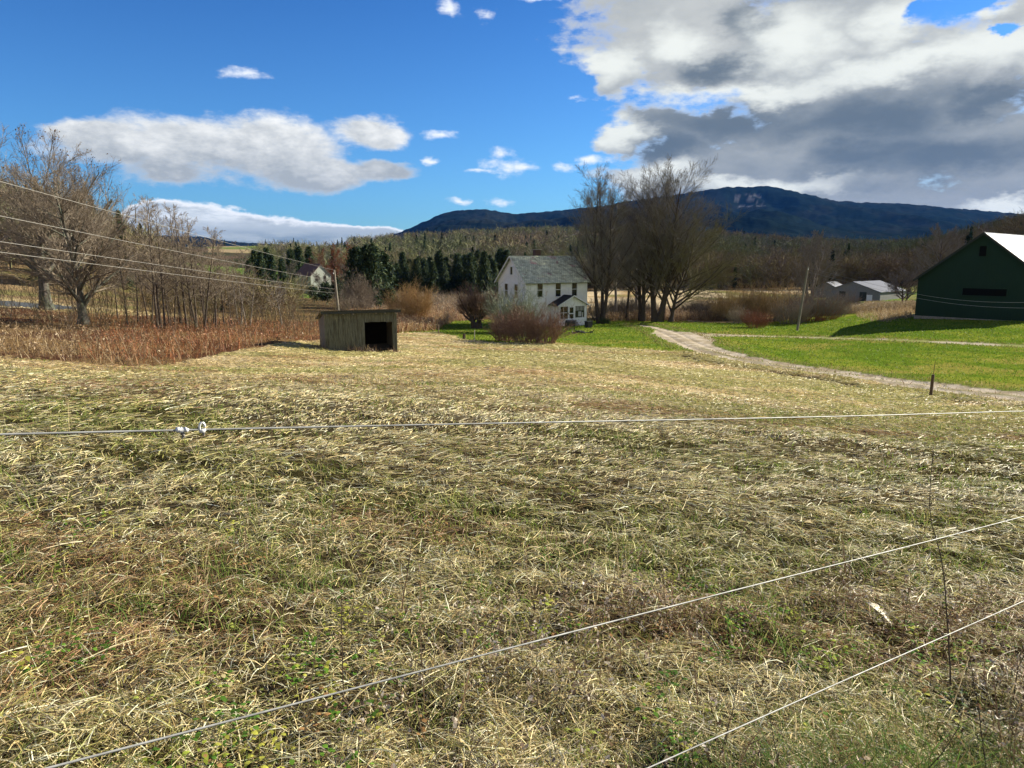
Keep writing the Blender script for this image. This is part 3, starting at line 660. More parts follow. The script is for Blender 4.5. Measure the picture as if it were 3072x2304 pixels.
# small dark tree left of the house
d = bare_tree(55, 4.3, 'round', .50, .34, 15, (8, 7, 5), .016, width=1.9, stems=3)
make_tree('bare_tree', 'squat dark reddish tree with a thick short trunk left of the farmhouse', 'tree', at(477, 87), d, m_bark, mat('twigs_dark', (.20, .125, .085), .9, var=.3, scale=2), 0)
# brown trees by the far house
G3 = 'brown bare trees around the far house'
d1 = bare_tree(56, 13, 'vase', .2, .15, 14, (9, 8, 5), .03, width=1.2); d2 = bare_tree(57, 11, 'round', .22, .15, 14, (8, 7, 5), .03, width=1.1)
a_ = make_tree('bare_tree', 'tallest reddish brown bare tree right of the far white house', 'tree', at(335, 205), d1, m_bark, m_twig_r, 0, G3)
b_ = make_tree('bare_tree', 'brown bare tree left of the two dark pines', 'tree', at(352, 170), d2, m_bark_l, m_twig, 0, G3)
copy_tree(a_, at(322, 235), 2, .9, 'reddish bare tree rising behind the roof of the far house'); copy_tree(b_, at(322, 168), 1, .72, 'small bare tree in front of the gable of the far house')
copy_tree(b_, at(303, 172), 3, .6, 'small bare tree in front of the shaded wall of the far house'); copy_tree(a_, at(352, 250), 4, 1.1, 'brown bare tree directly behind the dark pines'); copy_tree(b_, at(290, 215), 4, .9, 'bare tree left of the far white house')

# -- shrubs
G4 = 'brown shrubs before the farmhouse'
make_shrub('grey green bare shrub, the tall one against the farmhouse gable', at(513, 79), shrub(61, 5.9, 6.0, 80, (8, 7), .035), m_twig_g, m_twig_g)
make_shrub('leftmost brown shrub in front of the farmhouse', at(506, 64.5), shrub(62, 3.1, 3.5, 80, (7, 6), .026, .16), m_twig_b, m_twig_b, G4)
make_shrub('middle brown shrub in front of the farmhouse', at(526, 62), shrub(63, 3.7, 3.6, 85, (7, 6), .026, .16), m_twig_b, m_twig_b, G4)
make_shrub('rightmost brown shrub in front of the farmhouse, nearest the grill', at(545, 61), shrub(64, 3.9, 3.3, 75, (7, 6), .026, .16), m_twig_b, m_twig_b, G4)
make_shrub('orange willow shrub beyond the shed roof', at(412, 98), shrub(65, 5.9, 6.4, 130, (9, 8), .024), m_twig_r, m_twig_y)
make_shrub('reddish fan shaped shrub beside the lane under the tree thicket', at(755, 90), shrub(66, 2.5, 3.9, 80, (8, 7), .018), m_twig_r, m_twig_r)
make_shrub('small pale shrub in the tan marsh grass left of the squat tree', at(448, 95), shrub(67, 2.6, 2.2, 30, (6, 5), .018), m_twig_t, m_twig_t)
make_shrub('rounded brown shrub right behind the dark pole of the shed', at(357, 120), shrub(68, 3.6, 7, 110, (8, 7), .03), m_twig_t, m_twig_t)
make_shrub('tall brown shrub between the pines and the utility pole behind the shed', at(362, 128), shrub(69, 6.6, 6, 110, (8, 7), .035), m_twig, m_twig_t)
# thicket right of the tree row and behind the pole: single shrubs
G5 = 'brown shrubs of the thicket right of the tree row'
pr = [make_shrub('brown thicket shrub', at(715, 112), shrub(70, 5.2, 5.6, 70, (8, 6), .028), m_twig, m_twig_t, G5), make_shrub('olive thicket shrub', at(735, 108), shrub(71, 5.8, 5.6, 75, (8, 6), .028), m_twig_o, m_twig_y, G5),
      make_shrub('reddish thicket shrub', at(812, 100), shrub(72, 5.4, 6.4, 80, (7, 6), .028), m_twig_r, m_twig, G5)]
pr[0]['label'] = 'brown shrub at the left end of the thicket'; pr[1]['label'] = 'olive tan shrub next to the left end of the thicket'; pr[2]['label'] = 'dense dark red shrub right at the wooden pole'
THK = [(698, 114, 0, .8, 'small brown shrub between the spreading tree and the thicket'), (724, 104, 1, .85, 'low olive shrub at the front of the thicket'), (748, 108, 1, 1.05, 'tall olive shrub above the red fan shaped shrub'), (760, 112, 0, 1.1, 'brown shrub behind the red fan shaped shrub'),
       (772, 104, 1, 1.05, 'olive tan shrub in the middle of the thicket'), (784, 108, 1, 1.1, 'olive shrub left of the wooden pole'), (790, 97, 0, .9, 'brown shrub just left of the wooden pole foot'), (800, 104, 2, .9, 'dark red shrub hiding the foot of the pale open tree'),
       (826, 101, 2, .85, 'dark red shrub right of the wooden pole'), (836, 106, 0, .8, 'last brown shrub at the right end of the thicket'), (848, 125, 2, .7, 'low red shrub left of the grey farm shed'), (738, 98, 0, .6, 'low brown shrub left of the red fan shaped shrub')]
for px_, Y, k, s, lb in THK: copy_tree(pr[k], at(px_, Y), px_, s, lb)
# tangle below the trees
G6 = 'low bare shrubs under the tree row'
q0 = make_shrub('low tangled shrub beside the right wall of the farmhouse', at(594, 104), shrub(75, 3.6, 4.6, 60, (8, 6), .034, .24), m_bark, m_twig, G6)
for px_, Y, s, lb in [(611, 110, .95, 'low tangled shrub right of the farmhouse tree'), (622, 108, 1.0, 'low tangled shrub left of the thin brown trunk'), (634, 110, 1.1, 'low tangled shrub between thin trunk and double trunk'), (649, 109, .8, 'low tangled shrub right of the double trunk'),
                      (690, 112, .9, 'low tangled shrub right of the leaning tree'), (706, 108, .8, 'low tangled shrub where the thicket begins')]:
    copy_tree(q0, at(px_, Y), px_ * .7, s, lb)
make_shrub('small dark evergreen bush at the foot of the farmhouse tree', at(606, 96), shrub(76, 1.2, 1.6, 60, (8, 6), .012), m_twig_o, mat('evergreen_twigs', (.04, .08, .03), var=.4, scale=3))

# -- conifers
def conifer(seed, H, W, nb=150, ns=16, kind='spruce', quad=(.5, .14)):
    rg = np.random.default_rng(seed); t = rg.uniform(0, 1, nb) ** .85 * .93 + .05; az = rg.uniform(0, 6.28, nb)
    z = H * t; prof = (1 - t) ** (.8 if kind == 'spruce' else .45) * (1 if kind == 'spruce' else .35 + .65 * np.clip(t * 4, 0, 1))
    L = W / 2 * prof * rg.uniform(.65, 1.15, nb) + .15
    D = np.stack([np.cos(az), np.sin(az), np.full(nb, -.12 if kind == 'spruce' else .25) + rg.normal(size=nb) * .12], 1)
    p0 = walk(np.stack([np.zeros(nb), np.zeros(nb), z], 1), unit(D), L, 4, .06, .06, rg); r0 = radii(np.full(nb, .035), 4, .2)
    tr = walk(np.array([[0, 0, -.3]]), np.array([[0, 0, 1.]]), np.array([H + .2]), 6, .01, .02, rg); trr = radii(np.array([H * .016]), 6, .1)
    wood = join([tubes(tr, trr, 7), tubes(p0, r0, 3)])
    c = spawn(p0, r0, L, ns, .12, 1.05, 50, 18, .001, 0, .5, rg); n = len(c[0])
    Ln = quad[0] * rg.uniform(.6, 1.4, n); c_ = c[1] + rg.normal(size=(n, 3)) * .35; c_[:, 2] -= .1
    base = np.array([.030, .055, .026]) * rg.uniform(.55, 1.5, (n, 1)); base = lerp(base, [.13, .16, .05], (rg.uniform(size=n) < .22) * .7)
    nr = np.zeros((n, 3)); nr[:, 2] = 1; nr += rg.normal(size=(n, 3)) * .6
    P = c[0] + rg.normal(size=(n, 3)) * .06
    a = ribbons(P, unit(c_), Ln, np.full(n, quad[1]) * rg.uniform(.6, 1.4, n), np.stack([np.zeros(n), np.zeros(n), -rg.uniform(0, .5, n)], 1), base, 2, nr, .25)
    return wood, a
def make_conifer(name, label, loc, data, rz=0, s=1., group=None, cat='conifer'):
    t = empty(name, loc, rz, label, cat, group); t.scale = (s, s, s) if not isinstance(s, tuple) else s; (wv, wq), (v, q, c) = data
    link('trunk', mesh_np('trunk', wv, Q=wq, smooth=True), m_bark, t); link('crown', mesh_np('crown', v, Q=q, tint=c), m_needle, t); return t
G7 = 'big dark pines beyond the shed'
make_conifer('pine_tree', 'left one of the big dark pines beyond the shed', at(358, 141), conifer(81, 11.6, 6.5, 170, 26, 'pine', (.75, .2)), 0, 1, G7)
make_conifer('pine_tree', 'middle and tallest of the big dark pines beyond the shed', at(371, 138), conifer(82, 12.2, 7.5, 200, 30, 'pine', (.75, .2)), 0, 1, G7)
make_conifer('pine_tree', 'right one of the big dark pines beyond the shed', at(384, 143), conifer(83, 11.0, 6.5, 170, 26, 'pine', (.75, .2)), 0, 1, G7)
G8 = 'small pines near the far house'
k0 = make_conifer('young_pine', 'small bushy green pine below the far white house', at(326, 150), conifer(84, 4.4, 4.6, 90, 22, 'pine', (.5, .16)), 0, 1, G8)
copy_tree(k0, at(339, 146), 2, 1.05, 'small bushy green pine left of the brown shrub'); copy_tree(k0, at(314, 156), 2, .8, 'low green pine left of the gable of the far house')
copy_tree(k0, at(389, 133), 1, .95, 'small green pine at the right foot of the big pines'); copy_tree(k0, at(377, 128), 3, .6, 'lowest small pine at the foot of the big pines')
# dark spruce line at the foot of the hill
G9 = 'dark spruces along the foot of the hill'
sp = [conifer(85 + i, 11, 5.4, 190, 20, 'spruce', (.7, .18)) for i in range(3)]
SPR = [(397.2, 206, 9.1), (403.2, 226, 12.3), (406.0, 206, 8.3), (410.1, 234, 10.3), (417.3, 206, 10.5), (419.7, 234, 11.3), (424.6, 212, 10.7), (430.5, 218, 11.0), (433.1, 206, 9.8), (439.5, 218, 13.0), (443.9, 212, 9.9), (446.5, 218, 11.1), (452.4, 240, 12.0), (457.9, 218, 12.1), (459.8, 234, 12.0), (465.0, 226, 11.8), (470.0, 212, 12.3), (473.7, 218, 11.3), (477.8, 234, 13.3), (484.5, 206, 12.7), (489.2, 234, 11.9), (493.1, 218, 10.7), (498.0, 234, 12.5), (500.6, 226, 13.8), (506.3, 226, 13.4), (510.4, 212, 11.2),
       (262, 215, 10.6), (273, 222, 9.8), (283, 212, 9.0), (268, 240, 12), (292, 240, 12), (256, 232, 10.8), (250, 210, 8), (300, 250, 13), (310, 262, 13)]
sprt = {}
ORD = ['first', 'second', 'third', 'fourth', 'fifth', 'sixth', 'seventh', 'eighth', 'ninth', 'tenth', 'eleventh', 'twelfth', 'thirteenth']
SL = [f'dark spruce in the line between pines and farmhouse, {ORD[i]} from the pines' for i in range(13)] + [f'dark spruce in the line between pines and farmhouse, {ORD[12 - i]} from its farmhouse end' for i in range(13)] + \
     ['dark spruce left of the lone pale young tree', 'dark spruce behind the lone pale young tree', 'small dark spruce left of the far white house', 'dark spruce up the slope behind the lone young tree', 'dark spruce up the slope above the far house', 'dark spruce near the tips of the last saplings',
      'smallest dark spruce beside the end of the sapling row', 'dark spruce rising behind the roof of the far house', 'dark spruce farthest up behind the far house']
for i, (px_, Y, h) in enumerate(SPR):
    v = i % 3; s = h / 11.
    if v not in sprt: sprt[v] = make_conifer('spruce', SL[i], at(px_, Y), sp[v], i, s, G9)
    else: copy_tree(sprt[v], at(px_, Y), i * 1.3, s, SL[i])

# -- the woods on the slopes: one mass
rg = np.random.default_rng(99)
def wood_tpl(seed, H=12., n1=30, n2=7, w=.11, W=.5):
    g = np.random.default_rng(seed); tr = walk(np.array([[0, 0, -.5]]), np.array([[0, 0, 1.]]), np.array([H * .66]), 4, .05, .05, g); trr = radii(np.array([.2]), 4, .2)
    c = spawn(tr, trr, np.array([H]), n1, .22, 1., 52, 16, W, .35, .4, g); p1 = walk(c[0], c[1], c[2], 2, .12, .12, g)
    c2 = spawn(p1, radii(c[3], 2), c[2], n2, .15, 1., 36, 14, .6, .3, .6, g)
    n = len(c2[0]); a = ribbons(c2[0], c2[1], c2[2], np.full(n, w) * g.uniform(.6, 1.3, n), g.normal(size=(n, 3)) * .12, np.ones((n, 3)), 1, None, .5)
    m1 = len(c[0]); b = ribbons(c[0], c[1], c[2], np.full(m1, w * 1.2), np.zeros((m1, 3)), np.ones((m1, 3)) * 1.15, 1, None, .4)
    tv, tq = tubes(tr, trr, 4)
    return merge([(tv, tq, np.ones((len(tv), 3)) * 1.3), b, a])
def con_tpl(seed, H=12.):
    g = np.random.default_rng(seed); n = 230; t = g.uniform(.08, 1, n); az = g.uniform(0, 6.28, n); l = 2.4 * (1 - t) ** .8 + .3
    P = np.stack([np.zeros(n), np.zeros(n), t * H], 1); D = unit(np.stack([np.cos(az), np.sin(az), g.normal(size=n) * .2 - .1], 1))
    return ribbons(P, D, l * g.uniform(.7, 1.2, n), np.full(n, .9), np.stack([np.zeros(n)] * 2 + [-np.full(n, .2)], 1), np.ones((n, 3)), 2, unit(g.normal(size=(n, 3)) * .5 + [0, 0, 1]), .2)
tp = [wood_tpl(1), wood_tpl(2, W=.5), wood_tpl(3, W=.36), wood_tpl(4, 12, 20, 5, .16), con_tpl(5), con_tpl(6)]
tpf = [wood_tpl(11, 12, 14, 3, .3), wood_tpl(12, 12, 14, 3, .3, .5), con_tpl(5)]
def scatter(x, y, hs, kinds, tints, tps):
    parts = []
    zz = ground(x, y)
    for k in range(len(tps)):
        i = np.where(kinds == k)[0]
        if not len(i): continue
        v, q, c = tps[k]; th = rg.uniform(0, 6.28, len(i)); s = hs[i] / 12.; ws = s * rg.uniform(.8, 1.3, len(i))
        X = (v[None, :, 0] * np.cos(th)[:, None] - v[None, :, 1] * np.sin(th)[:, None]) * ws[:, None] + x[i][:, None]
        Y = (v[None, :, 0] * np.sin(th)[:, None] + v[None, :, 1] * np.cos(th)[:, None]) * ws[:, None] + y[i][:, None]
        Z = v[None, :, 2] * s[:, None] + zz[i][:, None]
        parts.append((np.stack([X, Y, Z], -1).reshape(-1, 3), (q[None] + (np.arange(len(i)) * len(v))[:, None, None]).reshape(-1, 4), (c[None] * tints[i][:, None]).reshape(-1, 3)))
    return merge(parts)
def wood_tints(x, y, kinds, con):
    n = len(x); f = fbm(x / 60, y / 90, 7, 3); u = rg.uniform(size=n)
    t = np.where((u < .6)[:, None], [.185, .19, .095], np.where((u < .85)[:, None], [.19, .165, .115], [.175, .16, .135])) * rg.uniform(.7, 1.3, (n, 1))
    t = t * (1 - .3 * sm(.05, .35, x / y))[:, None]; t = lerp(t, [.22, .14, .09], (rg.uniform(size=n) < sm(.5, .7, f)) * .4); t = lerp(t, [.11, .135, .06], (f < .42) * .5)  # trees towards the right darkened: cloud shade painted into their tints
    return np.where(con[:, None], np.array([.028, .05, .024]) * rg.uniform(.6, 1.5, (n, 1)), t)
def zone(n, y0, y1, a0, a1, cond=None):
    y = np.exp(rg.uniform(math.log(y0), math.log(y1), n)); x = rg.uniform(a0, a1, n) * y
    if cond is not None: k = cond(x, y); x, y = x[k], y[k]
    return x, y
def forest(name, label, zs, hr, pc, tps, ncon):
    X = np.concatenate([z[0] for z in zs]); Y = np.concatenate([z[1] for z in zs]); n = len(X)
    con = rg.uniform(size=n) < pc * sm(.35, .65, fbm(X / 30, Y / 45, 66, 3)) * 2
    nb = len(tps) - ncon; kinds = np.where(con, nb + rg.integers(0, ncon, n), rg.integers(0, nb, n)); hs = rg.uniform(hr[0], hr[1], n)
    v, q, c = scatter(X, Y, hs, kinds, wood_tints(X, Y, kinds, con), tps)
    o = link(name, mesh_np(name, v, Q=q, tint=c), m_attr); return tag(o, label, 'woods', kind='stuff')
cA = lambda x, y: ~((x / y > -.42) & (x / y < -.225) & (y > 520)) & ~((x / y > .40) & (x / y < .62) & (y < 240)) & ~((x / y < -.26) & (x / y > -.52) & (y < 330))
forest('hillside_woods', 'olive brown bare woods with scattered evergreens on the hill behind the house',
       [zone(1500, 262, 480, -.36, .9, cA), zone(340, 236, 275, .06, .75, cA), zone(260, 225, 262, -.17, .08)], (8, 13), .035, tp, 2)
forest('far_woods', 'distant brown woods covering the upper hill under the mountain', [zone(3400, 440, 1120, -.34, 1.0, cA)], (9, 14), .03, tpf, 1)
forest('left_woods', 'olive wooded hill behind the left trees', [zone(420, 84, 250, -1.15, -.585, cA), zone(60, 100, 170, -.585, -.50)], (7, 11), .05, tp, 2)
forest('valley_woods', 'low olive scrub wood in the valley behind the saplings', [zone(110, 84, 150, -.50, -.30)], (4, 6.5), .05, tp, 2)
# skyline bits on the far left field edge
xs = np.array([-.352, -.34, -.305, -.30, -.293, -.288, -.28, -.262, -.243, -.236, -.38, -.40, -.32, -.27]) * 990.; ys = np.full(14, 990.) + rg.normal(size=14) * 15
cn = np.array([0, 1, 0, 1, 1, 1, 0, 0, 1, 1, 0, 1, 0, 1]); v, q, c = scatter(xs, ys, rg.uniform(7, 12, 14), np.where(cn > 0, 2, 0), np.where(cn[:, None] > 0, [.03, .05, .025], [.13, .10, .08]), tpf)
o = link('skyline_trees', mesh_np('skyline_trees', v, Q=q, tint=c), m_attr); tag(o, 'tiny trees along the edge of the far tan field on the skyline', 'woods', kind='stuff')

# -- brush: tall weeds and dogwood along the left of the meadow
def zpoly(n, P, y0=None):
    x = R.uniform(P[:, 0].min(), P[:, 0].max(), n); y = R.uniform(P[:, 1].min(), P[:, 1].max(), n); k = inside(x, y, P) & (np.abs(x) < y * .95) & (pdist(x, y, ROADL)[0] > 3.2)
    return x[k], y[k]
def redzone(x, y): return sm(-.62, -.50, x / y + (fbm(x / 3, y / 3, 121, 3) - .5) * .25) * sm(26, 31, y - 0 * x)
def z_tan(n):
    x, y = zpoly(n, BRUSH); k = R.uniform(size=len(x)) > redzone(x, y) * .85; return x[k], y[k]
def z_red(n):
    x, y = zpoly(n, BRUSH); k = R.uniform(size=len(x)) < redzone(x, y); return x[k], y[k]
BH = lambda x, y: (1 - .62 * sm(34, 47, y)) * (.35 + 1.2 * fbm(x / 2.0, y / 2.0, 141, 3))
TAN = [(.34, .24, .12), (.27, .18, .09), (.44, .33, .18), (.19, .12, .07)]; RED = [(.38, .14, .05), (.28, .10, .04), (.36, .18, .07), (.16, .08, .05)]
b1 = stalks(30000, z_tan, (.35, 1.0), (.014, .03), TAN, 1, ((.42, .31, .19), (.3, .2, .11)), .07, 3, .34, BH)
b2 = stalks(52000, z_red, (.45, 1.15), (.013, .028), RED + TAN[:2], 1, ((.30, .13, .06), (.36, .18, .08)), .06, 3, .32, BH)
v_, q_, t_ = merge([b1, b2])
o = link('brush', mesh_np('brush', v_, Q=q_, tint=t_), m_straw); tag(o, 'tan and rust red tall brush bordering the left of the meadow', 'brush', kind='stuff')
# marsh growth between shed and squat tree, rough tan growth behind the tree row and before the barn
MARSH = np.array([hit(*p) for p in [(398, 333), (436, 331), (452, 322), (470, 321), (500, 319), (508, 313), (470, 309), (400, 308), (360, 310), (330, 322), (392, 330)]])
def z_marsh(n): return zpoly(n, MARSH)
def z_weed(n): return zpoly(n, WEED)
def z_back(n):
    y = R.uniform(103, 124, n); x = R.uniform(.13, .34, n) * y; k = R.uniform(size=n) < sm(.38, .55, fbm(x / 3, y / 3, 131, 3)) + .25; return x[k], y[k]
def z_fence(n):                        # rough strip between tree thicket and barn
    y = R.uniform(112, 128, n); x = R.uniform(.40, .58, n) * y; return x, y
c1 = stalks(26000, z_marsh, (.4, 1.3), (.03, .06), [(.50, .36, .2), (.42, .27, .13), (.30, .16, .08), (.22, .09, .05)], 1, ((.5, .38, .22),), .09, 2, .25)
c2 = stalks(16000, z_weed, (.25, .9), (.025, .05), [(.40, .28, .14), (.30, .2, .1), (.48, .37, .2)], 1, ((.5, .38, .22),), .07, 2, .4)
c3 = stalks(16000, z_back, (.4, 1.5), (.03, .06), [(.40, .29, .16), (.28, .18, .10), (.2, .12, .07)], 1, ((.42, .3, .17),), .09, 2, .25)
xw, yw = zone(9000, 118, 215, -.22, .03); 
def z_val(n): return xw, yw
c5 = stalks(9000, z_val, (.6, 1.8), (.05, .1), [(.24, .17, .11), (.17, .12, .09), (.30, .21, .12), (.2, .18, .13)], 1, ((.3, .22, .14),), .12, 2, .3)
c4 = stalks(9000, z_fence, (.4, 1.3), (.03, .06), [(.34, .25, .13), (.25, .2, .1), (.17, .12, .07)], 1, ((.4, .3, .17),), .09, 2, .25)
v_, q_, t_ = merge([c1, c2, c3, c4, c5])
o = link('rough_growth', mesh_np('rough_growth', v_, Q=q_, tint=t_), m_straw); tag(o, 'tan rough growth in the marsh, behind the tree row and before the barn', 'brush', kind='stuff')
# young twiggy undergrowth below the saplings
x, y = zpoly(2600, np.array([(-34, 40), (-14, 44), (-12, 72), (-34, 70)]))
def twigmass(x, y, h, cols, w=.02, lean=.25):
    n = len(x); P = np.stack([x, y, ground(x, y) - .1], 1); D = unit(np.stack([R.normal(size=n) * lean, R.normal(size=n) * lean, np.ones(n)], 1)); L = R.uniform(h[0], h[1], n)
    p = walk(P, D, L, 4, .07, .04, R); r = radii(np.full(n, w), 4, .3); c = spawn(p, r, L, 7, .25, 1, 36, 12, .3, .4, .6, R, rmin=w * .35); p2 = walk(c[0], c[1], c[2], 2, .15, .05, R)
    c2 = spawn(p2, radii(c[3], 2), c[2], 3, .2, 1, 36, 12, .5, .3, .6, R, rmin=w * .3); p3 = walk(c2[0], c2[1], c2[2], 1, .1, .05, R)
    parts = []; base = np.array(cols)[R.integers(0, len(cols), n)]
    for pth, rr, rep in ((p, r, 1), (p2, radii(c[3], 2, .4), 7), (p3, radii(c2[3], 1, .4), 21)):
        v, q = tubes(pth, rr, 3); parts.append((v, q, np.repeat(np.repeat(base, rep, 0), pth.shape[1] * 3, 0)))
    return merge(parts)
v1 = twigmass(x[:480], y[:480], (1.0, 3.0), [(.22, .17, .12), (.17, .13, .09), (.26, .21, .15), (.20, .19, .10)], .016)
xr, yr = zone(330, 66, 100, -.47, -.22); v2 = twigmass(xr[:120], yr[:120], (1.2, 2.8), [(.24, .20, .12), (.28, .17, .09), (.20, .19, .10)], .025)
xq, yq = zone(150, 54, 84, -.80, -.56); xq, yq = [q[pdist(xq, yq, ROADL)[0] > 3.5] for q in (xq, yq)]; v3 = twigmass(xq, yq, (1.2, 3.2), [(.14, .11, .08), (.2, .15, .1)], .03)
xs_, ys_ = zone(230, 62, 82, -.68, -.42); xs_, ys_ = [q[pdist(xs_, ys_, ROADL)[0] > 3.5] for q in (xs_, ys_)]; v4 = twigmass(xs_, ys_, (1.6, 3.8), [(.24, .19, .12), (.20, .15, .09), (.22, .20, .11)], .026)
v_, q_, t_ = merge([v1, v2, v3, v4])
o = link('undergrowth', mesh_np('undergrowth', v_, Q=q_, tint=t_), m_attr); tag(o, 'grey brown twiggy undergrowth between the saplings', 'undergrowth', kind='stuff')
# ------------------------------------------------------------------ farmhouse
m_siding = bpy.data.materials.new('white_siding'); m_siding.use_nodes = True
def siding(m, col, pitch, dark=.55, horiz=True, dirt=(.45, .45, .42), rough=.6, ax=None):
    t = m.node_tree; N = NT(t); b = t.nodes['Principled BSDF']; b.inputs['Roughness'].default_value = rough; b.inputs['Specular IOR Level'].default_value = .3
    co = N.n('ShaderNodeTexCoord').outputs['Object']; s = N.n('ShaderNodeSeparateXYZ', i={0: co}).outputs
    ph = N.m('FRACT', N.m('DIVIDE', s[2] if horiz else (ax and s[ax] or N.m('ADD', s[0], s[1])), pitch))
    line = N.ss(.0, .16, ph); nz = N.noise(co, 1.1, 6, .6); nz2 = N.noise(N.n('ShaderNodeMapping', i={'Vector': co, 'Scale': (4, 4, .5)}).outputs[0], 1.5, 5, .6)
    c = N.mix(N.m('MULTIPLY', N.ss(.5, .8, nz2), .45), col, dirt); c = N.mix(N.m('MULTIPLY', N.m('SUBTRACT', 1., line), .35), c, tuple(q * dark for q in col))
    g = N.n('ShaderNodeMapRange', i={0: nz, 1: .3, 2: .7, 3: .93, 4: 1.05}).outputs[0]; c = N.vm('SCALE', c); t.links.new(g, t.nodes[-1].inputs['Scale'])
    t.links.new(c, b.inputs['Base Color']); bp = N.n('ShaderNodeBump', i={'Strength': .5, 'Distance': .02, 'Height': ph}); t.links.new(bp.outputs[0], b.inputs['Normal'])
siding(m_siding, (.88, .88, .86), .14)
m_trim = mat('white_trim', (.80, .80, .78), .5, var=.08, scale=4)
m_slate = mat('slate_roof', (.64, .65, .46), .9, spec=0., col2=(.60, .40, .34), scale=.55, var=.42, bump=.9, bscale=3, bdist=.05, stretch=(1, 1.5, 1), lo=.56, hi=.63)
def slate_rows(m, pitch=.28):
    t = m.node_tree; N = NT(t); b = t.nodes['Principled BSDF']; old = b.inputs['Base Color'].links[0].from_socket
    co = N.n('ShaderNodeTexCoord').outputs['Object']
    br = N.n('ShaderNodeTexBrick', i={'Vector': co, 'Scale': 1.0, 'Color1': (.78, .78, .78, 1), 'Color2': (1.15, 1.15, 1.15, 1), 'Mortar': (.4, .4, .4, 1), 'Mortar Size': .02, 'Brick Width': .3, 'Row Height': pitch}); br.offset = .5
    c = N.mix(1., old, br.outputs[0], 'MULTIPLY'); t.links.new(c, b.inputs['Base Color'])
slate_rows(m_slate)
m_dkroof = mat('dark_shingle', (.022, .022, .026), .8, var=.3, scale=3, bump=.4, bscale=15)
m_glass = mat('window_glass', (.012, .014, .016), .08, var=.2, scale=1, spec=.6)
m_dkwood = mat('dark_trim', (.035, .04, .035), .7, var=.3, scale=4)
m_brick = mat('chimney_brick', (.10, .06, .05), .9, var=.4, scale=6, bump=.4)
m_black = mat('black_iron', (.02, .02, .022), .45, var=.3, scale=8)
m_stone = mat('field_stone', (.25, .23, .2), .9, var=.4, scale=3, bump=.6, bscale=8)
m_curtain = mat('curtain', (.45, .45, .42), .9, var=.3, scale=6)

LX, WY, EV, RG = 9.7, 7.0, 5.9, 9.0
TH_H = math.radians(31)
fl = at(525.6, 91.3); HZ = fl.z - .1
house = empty('farmhouse', (fl.x, fl.y, HZ), TH_H, 'white two storey farmhouse with weathered slate gable roof and front porch', 'house')
w = MB()
w.add([(0, 0, -.5), (LX, 0, -.5), (LX, WY, -.5), (0, WY, -.5), (0, 0, EV), (LX, 0, EV), (LX, WY, EV), (0, WY, EV), (0, WY / 2, RG - .12), (LX, WY / 2, RG - .12)],
      [(0, 1, 5, 4), (1, 2, 6, 9, 5), (2, 3, 7, 6), (3, 0, 4, 8, 7), (0, 3, 2, 1), (4, 5, 9, 8), (6, 7, 8, 9)])
w.build('wall', m_siding, house)
def roof_panel(name, x0, x1, y0, z0, y1, z1, th, mt, par):
    """a pitched slab built flat in its own frame so its courses run along the eave"""
    ln = math.hypot(y1 - y0, z1 - z0); a = math.atan2(z1 - z0, y1 - y0); b = MB(); b.box(x0, x1, 0, ln, 0, th); o = b.build(name, mt, par); o.location = (0, y0, z0); o.rotation_euler = (a, 0, 0); return o
sl = (RG - EV) / (WY / 2); ov = .42
rf = roof_panel('roof', -.35, LX + .35, -ov, EV - ov * sl, WY / 2, RG, .10, m_slate, house)
b = MB(); b.box(-.35, LX + .35, 0, math.hypot(WY / 2 + ov, sl * (WY / 2 + ov)), 0, .10); rb = b.build('roof', m_slate, house); rb.location = (0, WY + ov, EV - ov * sl); rb.rotation_euler = (math.pi - math.atan2(RG - EV, WY / 2), 0, 0)
rb.scale = (1, 1, -1)
cb = MB(); cb.box(3.85, 4.65, WY / 2 + .15, WY / 2 + .85, RG - .8, RG + .85); ch = cb.build('chimney', m_brick, rf); ch.parent = house
cb = MB(); cb.box(3.75, 4.75, WY / 2 + .05, WY / 2 + .95, RG + .85, RG + .97); cc = cb.build('chimney_cap', m_stone, ch)
b = MB()
for x0 in (-.05, LX - .1): b.box(x0, x0 + .15, -.035, .1, 0, EV - .25)
b.box(-.06, LX + .06, -.03, .05, EV - .28, EV - .08); b.box(-.035, .1, -.03, .12, 0, EV - .25); b.build('corner_trim', m_trim, house)
b = MB()
for yy, s in ((0, 1), (WY, -1)):
    b.slab([(-.37, yy - s * ov, EV - ov * sl - .12), (-.37, WY / 2, RG - .12), (-.37, WY / 2, RG + .07), (-.37, yy - s * ov, EV - ov * sl + .07)], .04)
b.build('rake_board', m_trim, house)
